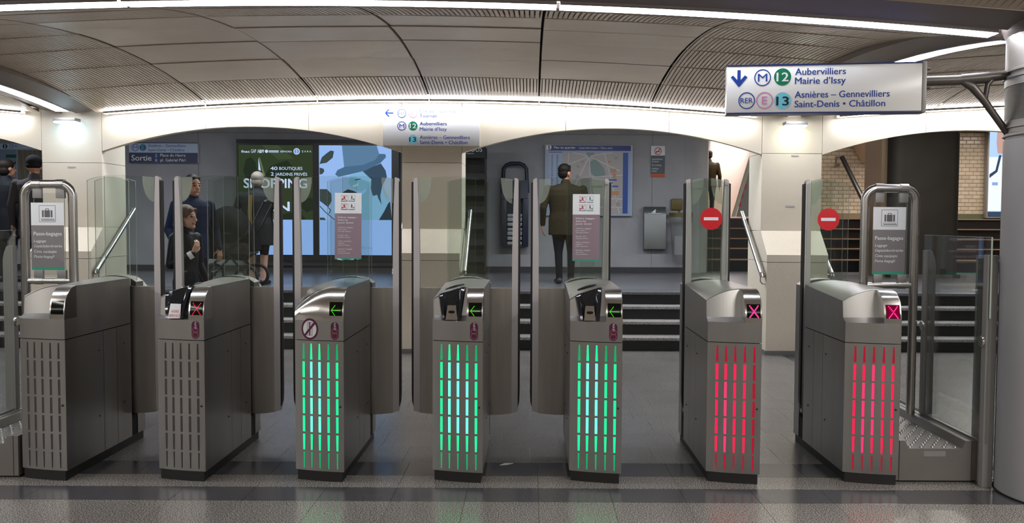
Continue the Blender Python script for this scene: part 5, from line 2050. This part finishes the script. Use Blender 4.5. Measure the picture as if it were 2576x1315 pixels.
note(pt.build('poster_print', T), 'white and blue back-lit print')

# dark handrail on the tiled wall
T = thing('wall_handrail', 'black sloping handrail on the tiled wall behind the right arch', 'handrail', at(2113, 392, 18.1))
o0 = at(2113, 392, 18.1)
pts = [at(2118, 395, 18.1) - o0, at(2166, 492, 17.6) - o0, at(2210, 585, 17.1) - o0]
MB().tube(pts, 0.05, 10).build('rail', BLACK, T, smooth=60)
MB().tube([at(2118, 395, 18.1) - o0, at(2104, 396, 18.3) - o0, at(2103, 412, 18.45) - o0, at(2112, 414, 18.6) - o0], 0.022, 8).build('bracket', ALU_GREY, T, smooth=60)
MB().tube([at(2148, 455, 17.8) - o0, at(2146, 462, 18.2) - o0, at(2152, 464, 18.6) - o0], 0.018, 8).build('bracket', ALU_GREY, T, smooth=60)

# slanted poster frames along the far stair, behind the right handrail
T = thing('stair_balustrade', 'slanted balustrade with red poster specks by the bright passage', 'balustrade', at(1852, 545, 18.9))
o0 = at(1852, 545, 18.9)
q = [at(x, y, 18.9) - o0 for x, y in ((1853, 545), (1890, 545), (1890, 400), (1886, 425))]
MB().prism([(v.x, v.z) for v in q], 'y', 0, 0.05).build('panel', mat('balustrade_grey', rgb(128, 130, 130), 0.4), T, smooth=0)
q = [at(x, y, 18.88) - o0 for x, y in ((1843, 545), (1850, 545), (1890, 415), (1888, 392))]
MB().prism([(v.x, v.z) for v in q], 'y', -0.02, 0.10).build('coping', mat('balustrade_pale', rgb(176, 186, 176), 0.4), T, smooth=0)
for (x, y) in ((1868, 490), (1862, 513), (1876, 468)):
    v = at(x, y, 18.85) - o0
    MB().box(v.x - 0.03, v.x + 0.03, -0.012, -0.002, v.z - 0.05, v.z + 0.05).build('poster', mat('poster_red', rgb(190, 60, 56), 0.5), T, smooth=0)

# scrap of paper on the floor between the middle gates
o = MB().prism([(0, 0), (0.05, 0.015), (0.085, 0.045), (0.03, 0.04)], 'z', 0.0005, 0.003).build('paper_scrap', WHITE, None, (-0.19, 5.50, 0.0), smooth=0)
tag(o, 'small scrap of white paper on the dark floor band between the green-lit gates', 'paper')

# ------------------------------------------------------------------ people
class Body:
    """a figure grown from overlapping solids, fused into one continuous surface"""

    def __init__(self):
        self.pr = []

    def cap(self, p0, p1, r0, r1, mi):
        self.pr.append(('c', np.array(p0, float), np.array(p1, float), r0, r1, mi))

    def ell(self, c, r, mi, yaw=0.0, pivot=(0, 0, 0)):
        self.pr.append(('e', np.array(c, float), np.array(r, float), yaw, None, mi))

    def loft(self, rings, mi):
        self.pr.append(('l', np.array(rings, float), None, None, None, mi))

    def mesh(self, name, mats, voxel, smooth=4):
        mb = MB()
        for p in self.pr:
            if p[0] == 'c':
                _, a, b, r0, r1, _m = p
                d = b - a
                L = np.linalg.norm(d)
                d = d / max(L, 1e-6)
                path, rad = [], []
                for t in (0.05, 0.35, 0.7, 0.92):
                    path.append(a - d * r0 * math.cos(t * PI / 2)); rad.append(max(1e-3, r0 * math.sin(t * PI / 2)))
                path.append(a); rad.append(r0)
                path.append(b); rad.append(r1)
                for t in (0.92, 0.7, 0.35, 0.05):
                    path.append(b + d * r1 * math.cos(t * PI / 2)); rad.append(max(1e-3, r1 * math.sin(t * PI / 2)))
                mb.tube([Vector(q) for q in path], rad, 14)
            elif p[0] == 'e':
                _, c, r, yaw, _n, _m = p
                t = MB()
                t.ellipsoid((0, 0, 0), r[0], r[1], r[2], 20, 14)
                cs, sn = math.cos(yaw), math.sin(yaw)
                mb.add([(c[0] + x * cs - y * sn, c[1] + x * sn + y * cs, c[2] + z) for x, y, z in t.v], t.f)
            else:
                R = p[1]
                n = 24
                vs = [(r[1] + r[3] * math.cos(2 * PI * j / n), r[2] + r[4] * math.sin(2 * PI * j / n), r[0]) for r in R for j in range(n)]
                fs = [(i * n + j, i * n + (j + 1) % n, (i + 1) * n + (j + 1) % n, (i + 1) * n + j) for i in range(len(R) - 1) for j in range(n)]
                fs += [tuple(range(n - 1, -1, -1)), tuple((len(R) - 1) * n + j for j in range(n))]
                mb.add(vs, fs)
        me = mb.mesh('tmp', mats[0], 0, True)
        ob = bpy.data.objects.new('tmp', me)
        COL.objects.link(ob)
        md = ob.modifiers.new('r', 'REMESH')
        md.mode = 'VOXEL'
        md.voxel_size = voxel
        sm = ob.modifiers.new('s', 'SMOOTH')
        sm.factor = 0.5
        sm.iterations = smooth
        dg = bpy.context.evaluated_depsgraph_get()
        out = bpy.data.meshes.new_from_object(ob.evaluated_get(dg), depsgraph=dg)
        bpy.data.objects.remove(ob)
        bpy.data.meshes.remove(me)
        out.name = name
        out.materials.clear()
        for m_ in mats:
            out.materials.append(m_)
        nP = len(out.polygons)
        ctr = np.empty(nP * 3)
        out.polygons.foreach_get('center', ctr)
        ctr = ctr.reshape(-1, 3)
        best = np.full(nP, 1e9)
        idx = np.zeros(nP, int)
        for p in self.pr:
            if p[0] == 'c':
                _, a, b, r0, r1, mi = p
                d = b - a
                t = np.clip(((ctr - a) @ d) / max(d @ d, 1e-9), 0, 1)
                dist = np.linalg.norm(ctr - (a + t[:, None] * d), axis=1) - (r0 + (r1 - r0) * t)
            elif p[0] == 'e':
                _, c, r, yaw, _n, mi = p
                q = ctr - c
                cs, sn = math.cos(-yaw), math.sin(-yaw)
                q = np.stack([q[:, 0] * cs - q[:, 1] * sn, q[:, 0] * sn + q[:, 1] * cs, q[:, 2]], 1)
                dist = (np.linalg.norm(q / r, axis=1) - 1) * r.min()
            else:
                R, mi = p[1], p[5]
                z = ctr[:, 2]
                cx, cy = np.interp(z, R[:, 0], R[:, 1]), np.interp(z, R[:, 0], R[:, 2])
                rx, ry = np.interp(z, R[:, 0], R[:, 3]), np.interp(z, R[:, 0], R[:, 4])
                dist = (np.sqrt(((ctr[:, 0] - cx) / rx) ** 2 + ((ctr[:, 1] - cy) / ry) ** 2) - 1) * np.minimum(rx, ry)
                dist += np.maximum(0, R[0, 0] - z) + np.maximum(0, z - R[-1, 0])
            hit = dist < best
            best[hit] = dist[hit]
            idx[hit] = mi
        out.polygons.foreach_set('material_index', idx.astype(np.int32))
        out.polygons.foreach_set('use_smooth', [True] * nP)
        out.update()
        return out


SKIN_L = mat('skin_light', rgb(206, 160, 138), 0.5)
SKIN_D = mat('skin_tan', rgb(168, 120, 94), 0.5)
EYE_M = mat('eye_dark', (0.02, 0.015, 0.012, 1), 0.2)
LIPS = mat('lips', rgb(160, 86, 80), 0.5)
SHOE = mat('shoe_black', (0.012, 0.012, 0.014, 1), 0.45)


def hand(B, wrist, direc, side_v, curl, s, mi=0):
    """palm with four unequal bent fingers and a thumb leaving the side of the palm"""
    w = np.array(wrist, float)
    d = np.array(direc, float); d /= np.linalg.norm(d)
    sv = np.array(side_v, float); sv -= d * (sv @ d); sv /= np.linalg.norm(sv)
    nrm = np.cross(d, sv)
    pc = w + d * 0.045 * s
    for k in (-1, -0.33, 0.33, 1):
        B.cap(w + sv * 0.018 * k * s, w + d * 0.085 * s + sv * 0.030 * k * s, 0.015 * s, 0.012 * s, mi)
    for k, ln in ((-1, 0.058), (-0.33, 0.074), (0.33, 0.080), (1, 0.070)):
        a = w + d * 0.088 * s + sv * 0.031 * k * s
        e1 = d * math.cos(curl) + nrm * math.sin(curl)
        b = a + e1 * ln * 0.55 * s
        e2 = d * math.cos(curl * 2) + nrm * math.sin(curl * 2)
        c = b + e2 * ln * 0.5 * s
        B.cap(a, b, 0.0088 * s, 0.0082 * s, mi)
        B.cap(b, c, 0.0082 * s, 0.0070 * s, mi)
    a = w + d * 0.03 * s + sv * 0.030 * s
    b = a + (d * 0.5 + sv * 0.8 + nrm * 0.3) * 0.038 * s
    c = b + (d * 0.85 + sv * 0.3 + nrm * 0.45) * 0.036 * s
    B.cap(a, b, 0.0120 * s, 0.0100 * s, mi)
    B.cap(b, c, 0.0100 * s, 0.0080 * s, mi)


HS = 1.10      # heads a little large for the height, with hair


def person(label, loc, rotz, H, jacket, trousers, skin, hair_mat, hair='short', arms=None, yaw=0.0, wide=1.0, hem=0.80, lean=0.0,
           collar=True, voxel=0.008, legs=0.0, shoe=SHOE, hands=True, bare_legs=False, extra=None, tilt=0.0):
    s = H / 1.75
    T = thing('person', label, 'person', loc, rotz, 'passers-by behind the gates')
    B = Body()
    ly = lambda z: -lean * max(0.0, z - 0.9 * s)
    for sd in (-1, 1):
        st = sd * legs
        ank = (sd * 0.095 * s, 0.02 + st, 0.075 * s)
        kn = (sd * 0.10 * s, -0.012 + st * 0.45, 0.49 * s)
        hp = (sd * 0.092 * s, 0.0, 0.90 * s)
        B.cap((ank[0], ank[1] + 0.03, 0.045 * s), (ank[0] + sd * 0.02, ank[1] - 0.16 * s, 0.035 * s), 0.045 * s, 0.035 * s, 3)
        B.cap((ank[0], ank[1] - 0.02, 0.05 * s), (ank[0] + sd * 0.012, ank[1] - 0.12 * s, 0.045 * s), 0.046 * s, 0.040 * s, 3)
        B.cap(ank, kn, 0.048 * s, 0.062 * s, 0 if bare_legs else 2)
        B.cap(kn, hp, 0.066 * s, 0.094 * s * wide, 2)
    B.loft([(0.82 * s, 0, 0, 0.160 * s * wide, 0.115 * s), (0.92 * s, 0, 0, 0.172 * s * wide, 0.125 * s), (1.0 * s, 0, ly(1.0 * s), 0.160 * s * wide, 0.115 * s)], 2)
    rings = []
    for z, rx, ry in ((hem, 0.178, 0.132), (0.95, 0.176, 0.130), (1.06, 0.164, 0.122), (1.18, 0.174, 0.128), (1.30, 0.196, 0.130), (1.385, 0.204, 0.118), (1.435, 0.160, 0.098), (1.475, 0.070, 0.068)):
        rings.append((z * s, 0, ly(z * s), rx * s * wide, ry * s * (0.5 + 0.5 * wide)))
    B.loft(rings, 1)
    hz = lambda z: (z * s)
    arms = arms or {}
    for sd in (-1, 1):
        el, wr, hv, sv, curl = arms.get(sd, ((sd * 0.275, 0.03, 1.10), (sd * 0.285, -0.05, 0.86), (0, -0.1, -1), (0, -1, 0), 0.35))
        sh = (sd * 0.185 * s * wide, ly(1.40 * s), 1.395 * s)
        el = (el[0] * s, el[1] * s + ly(el[2] * s), el[2] * s)
        wr = (wr[0] * s, wr[1] * s + ly(wr[2] * s), wr[2] * s)
        B.cap(sh, el, 0.066 * s, 0.052 * s, 1)
        B.cap(el, wr, 0.052 * s, 0.040 * s, 1)
        if hands:
            hand(B, np.array(wr) + np.array(hv) / np.linalg.norm(hv) * 0.02, hv, sv, curl, s)
    # neck and head
    hy = ly(1.55 * s) - 0.015 * s - 0.3 * lean * 0.1
    B.cap((0, ly(1.44 * s), 1.42 * s), (0, hy + 0.01, 1.53 * s), 0.058 * s, 0.054 * s, 0)
    if collar:
        B.cap((0, ly(1.44 * s) + 0.012, 1.44 * s), (0, ly(1.46 * s) + 0.004, 1.485 * s), 0.085 * s, 0.074 * s, 1)
    hc = np.array([0, hy - 0.01 * s, 1.632 * s])
    cs, sn = math.cos(yaw), math.sin(yaw)

    def hp_(x, y, z):
        y2 = y - tilt * z
        z2 = z + tilt * y
        k_ = s * HS
        return hc + np.array([(x * cs - y2 * sn) * k_, (x * sn + y2 * cs) * k_, z2 * k_])
    B.ell(hp_(0, 0.01, 0.02), (0.076 * s * HS, 0.094 * s * HS, 0.100 * s * HS), 0, yaw)
    B.ell(hp_(0, -0.022, -0.045), (0.056 * s * HS, 0.066 * s * HS, 0.072 * s * HS), 0, yaw)
    B.cap(hp_(0, -0.072, -0.098), hp_(0, -0.066, -0.094), 0.022 * s * HS, 0.022 * s * HS, 0)
    B.cap(hp_(0, -0.086, 0.008), hp_(0, -0.104, -0.032), 0.010 * s * HS, 0.014 * s * HS, 0)
    B.cap(hp_(-0.022, -0.080, -0.066), hp_(0.022, -0.080, -0.066), 0.009 * s * HS, 0.009 * s * HS, 5)
    for sd in (-1, 1):
        B.ell(hp_(sd * 0.032, -0.077, 0.006), (0.013 * s * HS, 0.010 * s * HS, 0.008 * s * HS), 4, yaw)
        B.cap(hp_(sd * 0.017, -0.080, 0.028), hp_(sd * 0.046, -0.069, 0.028), 0.0045 * s * HS, 0.004 * s * HS, 6)
        B.ell(hp_(sd * 0.078, 0.012, -0.010), (0.010 * s * HS, 0.022 * s * HS, 0.032 * s * HS), 0, yaw)
    link('body', B.mesh('body', [skin, jacket, trousers, shoe, EYE_M, LIPS, hair_mat], voxel), T)
    # hair or hat
    Hb = Body()
    if hair == 'short':
        Hb.ell(hp_(0, 0.022, 0.052), (0.084 * s * HS, 0.094 * s * HS, 0.082 * s * HS), 0, yaw)
        Hb.ell(hp_(0, 0.055, -0.005), (0.074 * s * HS, 0.056 * s * HS, 0.072 * s * HS), 0, yaw)
        Hb.cap(hp_(-0.04, -0.036, 0.088), hp_(0.04, -0.036, 0.088), 0.023 * s * HS, 0.023 * s * HS, 0)
        Hb.cap(hp_(-0.075, 0.0, 0.03), hp_(-0.072, 0.0, 0.0), 0.014 * s * HS, 0.008 * s * HS, 0)
        Hb.cap(hp_(0.075, 0.0, 0.03), hp_(0.072, 0.0, 0.0), 0.014 * s * HS, 0.008 * s * HS, 0)
    elif hair == 'long':
        Hb.ell(hp_(0, 0.020, 0.048), (0.090 * s * HS, 0.098 * s * HS, 0.086 * s * HS), 0, yaw)
        for a in range(-4, 5):
            t = a / 4.0 * 1.75
            x, y = 0.086 * math.sin(t), 0.028 + 0.088 * math.cos(t) * (1 if math.cos(t) > 0 else 0.5)
            Hb.cap(hp_(x * 0.92, y * 0.9, 0.05), hp_(x * 1.02, y, -0.08), 0.030 * s * HS, 0.030 * s * HS, 0)
            Hb.cap(hp_(x * 1.02, y, -0.08), hp_(x * 1.05, y * 0.75 - 0.01, -0.22), 0.030 * s * HS, 0.026 * s * HS, 0)
            Hb.cap(hp_(x * 1.05, y * 0.75 - 0.01, -0.22), hp_(x * 1.0, y * 0.7 - 0.015, -0.30 - 0.02 * (a % 2)), 0.026 * s * HS, 0.014 * s * HS, 0)
        Hb.cap(hp_(-0.045, -0.066, 0.080), hp_(-0.078, -0.035, 0.0), 0.018 * s * HS, 0.014 * s * HS, 0)
        Hb.cap(hp_(0.045, -0.066, 0.080), hp_(0.078, -0.035, 0.0), 0.018 * s * HS, 0.014 * s * HS, 0)
    elif hair == 'hat':
        Hb.ell(hp_(0, 0.012, 0.058), (0.094 * s * HS, 0.108 * s * HS, 0.088 * s * HS), 0, yaw)
        Hb.ell(hp_(0, 0.018, 0.012), (0.091 * s * HS, 0.104 * s * HS, 0.050 * s * HS), 0, yaw)
    elif hair == 'white':
        Hb.ell(hp_(0, 0.022, 0.040), (0.090 * s * HS, 0.100 * s * HS, 0.090 * s * HS), 0, yaw)
        Hb.ell(hp_(0, 0.050, -0.028), (0.080 * s * HS, 0.066 * s * HS, 0.080 * s * HS), 0, yaw)
        Hb.cap(hp_(-0.04, -0.066, 0.080), hp_(0.04, -0.066, 0.080), 0.022 * s * HS, 0.022 * s * HS, 0)
    o = link('hat' if hair == 'hat' else 'hair', Hb.mesh('hair', [hair_mat], 0.007, 3), T)
    return T, s


COAT_BLACK = mat('coat_black', (0.010, 0.011, 0.014, 1), 0.7, bump=(40, 0.3), spec=0.12)
COAT_NAVY = mat('coat_navy', (0.008, 0.013, 0.034, 1), 0.7, bump=(40, 0.3), spec=0.12)
COAT_GREY = mat('coat_grey', rgb(38, 40, 42), 0.75, bump=(40, 0.3), spec=0.12)
COAT_DUSK = mat('coat_dusk', rgb(58, 54, 56), 0.75, bump=(40, 0.3), spec=0.12)
COAT_OLIVE = mat('coat_olive', rgb(50, 42, 28), 0.75, bump=(30, 0.4), spec=0.12)
COAT_KHAKI = mat('coat_khaki', rgb(58, 48, 30), 0.7, bump=(30, 0.4), spec=0.12)
LEATHER = mat('leather_black', (0.012, 0.014, 0.016, 1), 0.38, bump=(30, 0.3), spec=0.12)
JEANS = mat('jeans_dark', rgb(26, 40, 54), 0.8, spec=0.12)
JEANS_B = mat('jeans_black', rgb(22, 24, 30), 0.8, spec=0.12)
HAIR_DK = mat('hair_dark', (0.012, 0.009, 0.007, 1), 0.5, bump=(60, 0.5), spec=0.12)
HAIR_AUB = mat('hair_auburn', rgb(104, 66, 52), 0.42, bump=(70, 0.6), var=(30, 0.7), stretch=(6, 6, 1))
HAIR_WHITE = mat('hair_white', rgb(118, 109, 102), 0.6, bump=(60, 0.4))
HAT_BLK = mat('wool_black', (0.010, 0.010, 0.012, 1), 0.9, bump=(80, 0.6), spec=0.12)


def top_at(px, py, Y, zf):
    p = at(px, py, Y)
    return p.x, p.z - zf


# young man on the steps, looking to the right
x, h = top_at(484, 438, 10.92, 0.32)
person('young man in a dark blue coat standing on the steps, looking right', (x, 10.92, 0.32), math.radians(42), h * 0.985, COAT_NAVY, JEANS_B, SKIN_D, HAIR_DK, 'short',
       yaw=math.radians(8), wide=1.12, hem=0.74, arms={1: ((0.30, 0.04, 1.10), (0.30, -0.06, 0.87), (0, -0.2, -1), (-1, -0.2, 0), 0.4),
                                                        -1: ((-0.29, 0.02, 1.09), (-0.29, -0.16, 0.93), (-0.05, -0.8, -0.7), (0.3, -0.3, 1), 0.6)}, voxel=0.007)
# woman in front of him
x, h = top_at(466, 514, 9.62, 0.0)
TW_, s = person('young woman with long auburn hair and black leather jacket, one hand raised to her chest', (x, 9.62, 0), math.radians(68), h * 0.985, LEATHER, JEANS, SKIN_L, HAIR_AUB, 'long',
                yaw=math.radians(8), wide=0.88, hem=0.86, voxel=0.006,
                arms={-1: ((-0.235, 0.0, 1.10), (-0.125, -0.215, 1.215), (0.25, -0.35, 0.9), (0.9, -0.1, -0.2), 0.55),
                      1: ((0.24, 0.03, 1.10), (0.22, -0.10, 0.90), (0, -0.3, -1), (-1, 0, 0), 0.35)})
MB().tube([(-0.155 * s, -0.185 * s, 1.196 * s), (-0.128 * s, -0.218 * s, 1.222 * s)], 0.045 * s, 14).build('cuff', WHITE, TW_, smooth=60)
# white-haired person from behind
x, h = top_at(647, 430, 12.3, 0.64)
TP, s = person('white-haired person in a grey coat seen from behind, in front of the green poster', (x, 12.3, 0.64), math.radians(172), h * 0.985, COAT_GREY, JEANS_B, SKIN_L, HAIR_WHITE, 'white',
               wide=1.45, hem=0.62, bare_legs=True, yaw=math.radians(6), voxel=0.009,
               arms={1: ((0.37, 0.02, 1.12), (0.40, -0.12, 0.98), (0.1, -1, -0.2), (0, 0, -1), 0.7), -1: ((-0.35, 0.02, 1.12), (-0.33, -0.10, 0.95), (0, -0.6, -0.8), (0, 0, -1), 0.5)})
MB().tube([(0.02, 0.185 * s, 1.40 * s), (0.03, 0.20 * s, 1.15 * s), (0.03, 0.195 * s, 0.72 * s)], 0.030, 8).build('strap', mat('strap_mustard', rgb(104, 80, 22), 0.7), TP, smooth=60)
# man reading the map
x, h = top_at(1423, 411, 12.9, 0.64)
person('man in an olive brown jacket standing before the map board, seen from behind', (x, 12.9, 0.64), math.radians(188), h * 0.985, COAT_OLIVE, JEANS_B, SKIN_D, HAIR_DK, 'short',
       yaw=math.radians(-48), wide=1.42, hem=0.72, voxel=0.008, legs=0.04, arms={sd: ((sd * 0.335, 0.03, 1.12), (sd * 0.33, -0.05, 0.88), (0, -0.1, -1), (0, -1, 0), 0.35) for sd in (-1, 1)})
# two dark figures at the far left
x, h = top_at(84, 390, 11.7, 0.64)
person('person in a black knitted hat and grey coat, beside the left pillar', (x, 11.7, 0.64), math.radians(196), h * 0.98, COAT_DUSK, JEANS_B, SKIN_D, HAT_BLK, 'hat', wide=1.16, hem=0.70, voxel=0.010)
x, h = top_at(14, 396, 12.6, 0.64)
person('dark-haired person in a black coat, leftmost figure cut by the picture edge', (x, 12.6, 0.64), math.radians(150), h * 0.98, COAT_BLACK, JEANS_B, SKIN_D, HAIR_DK, 'white', wide=1.2, hem=0.62, voxel=0.010)
# person climbing in the bright passage
x, h = top_at(1784, 377, 21.8, 1.645)
person('person in a khaki jacket walking away up the bright passage, half hidden by the wall', (x, 21.8, 1.645), math.radians(176), h * 0.985, COAT_KHAKI, JEANS_B, SKIN_D, HAIR_DK, 'short', wide=1.15, hem=0.82, voxel=0.010, legs=0.10)

# ------------------------------------------------------------------ pushchair beside the white-haired person
p = at(580, 700, 11.7)
T = thing('pushchair', 'black pushchair with big hood and a patterned blanket, beside the white-haired person', 'pushchair', (p.x, 11.7, 0.64))
T.scale = (1.12, 1.0, 1.12)
FAB = mat('pram_black', (0.006, 0.006, 0.007, 1), 0.75, bump=(20, 0.3), spec=0.12)


def hoodfn(a_, b_):
    t = PI * (0.02 + 0.96 * a_)
    f = -0.5 * PI + PI * b_
    return (-0.02 + 0.27 * math.cos(t) * (0.9 + 0.1 * math.cos(f)), 0.27 * math.sin(f), 0.62 + 0.36 * math.sin(t) * math.cos(f * 0.9))


MB().slab(hoodfn, 16, 12, (0, 0, -0.012)).build('hood', FAB, T, smooth=60)
MB().prism([(-0.30, 0.52), (-0.26, 0.36), (0.16, 0.34), (0.32, 0.46), (0.30, 0.66), (0.18, 0.64), (-0.26, 0.66)], 'y', -0.20, 0.20).build('seat_body', FAB, T, smooth=0)
MB().bevbox(-0.05, 0.30, -0.21, 0.21, 0.40, 0.56, 0.05).build('blanket', mat('blanket_print', rgb(86, 76, 88), 0.9, var=(14, 0.35)), T)
for sd in (-1, 1):
    MB().tube([(0.46, sd * 0.20, 1.02), (0.30, sd * 0.21, 0.70), (-0.05, sd * 0.22, 0.38), (-0.28, sd * 0.22, 0.14)], 0.014, 8).build('frame_tube', DARKMETAL, T, smooth=60)
    MB().tube([(0.02, sd * 0.22, 0.44), (0.26, sd * 0.22, 0.15)], 0.014, 8).build('frame_tube', DARKMETAL, T, smooth=60)
    for xx, rr in ((-0.28, 0.125), (0.26, 0.125)):
        n = 24
        MB().tube([(xx + rr * math.cos(2 * PI * i / n), sd * 0.235, rr + 0.020 + rr * math.sin(2 * PI * i / n)) for i in range(n)], 0.020, 8, closed=True).build('wheel', RUBBER, T, smooth=60)
        o = MB().lathe([(0, 0.012), (0.03, 0.012), (0.03, -0.012), (0, -0.012)], 16).build('wheel_hub', DARKMETAL, T, (xx, sd * 0.235, rr + 0.020))
        o.rotation_euler = (PI / 2, 0, 0)
MB().tube([(0.46, -0.20, 1.02), (0.48, -0.15, 1.04), (0.48, 0.15, 1.04), (0.46, 0.20, 1.02)], 0.018, 8).build('push_bar', RUBBER, T, smooth=60)
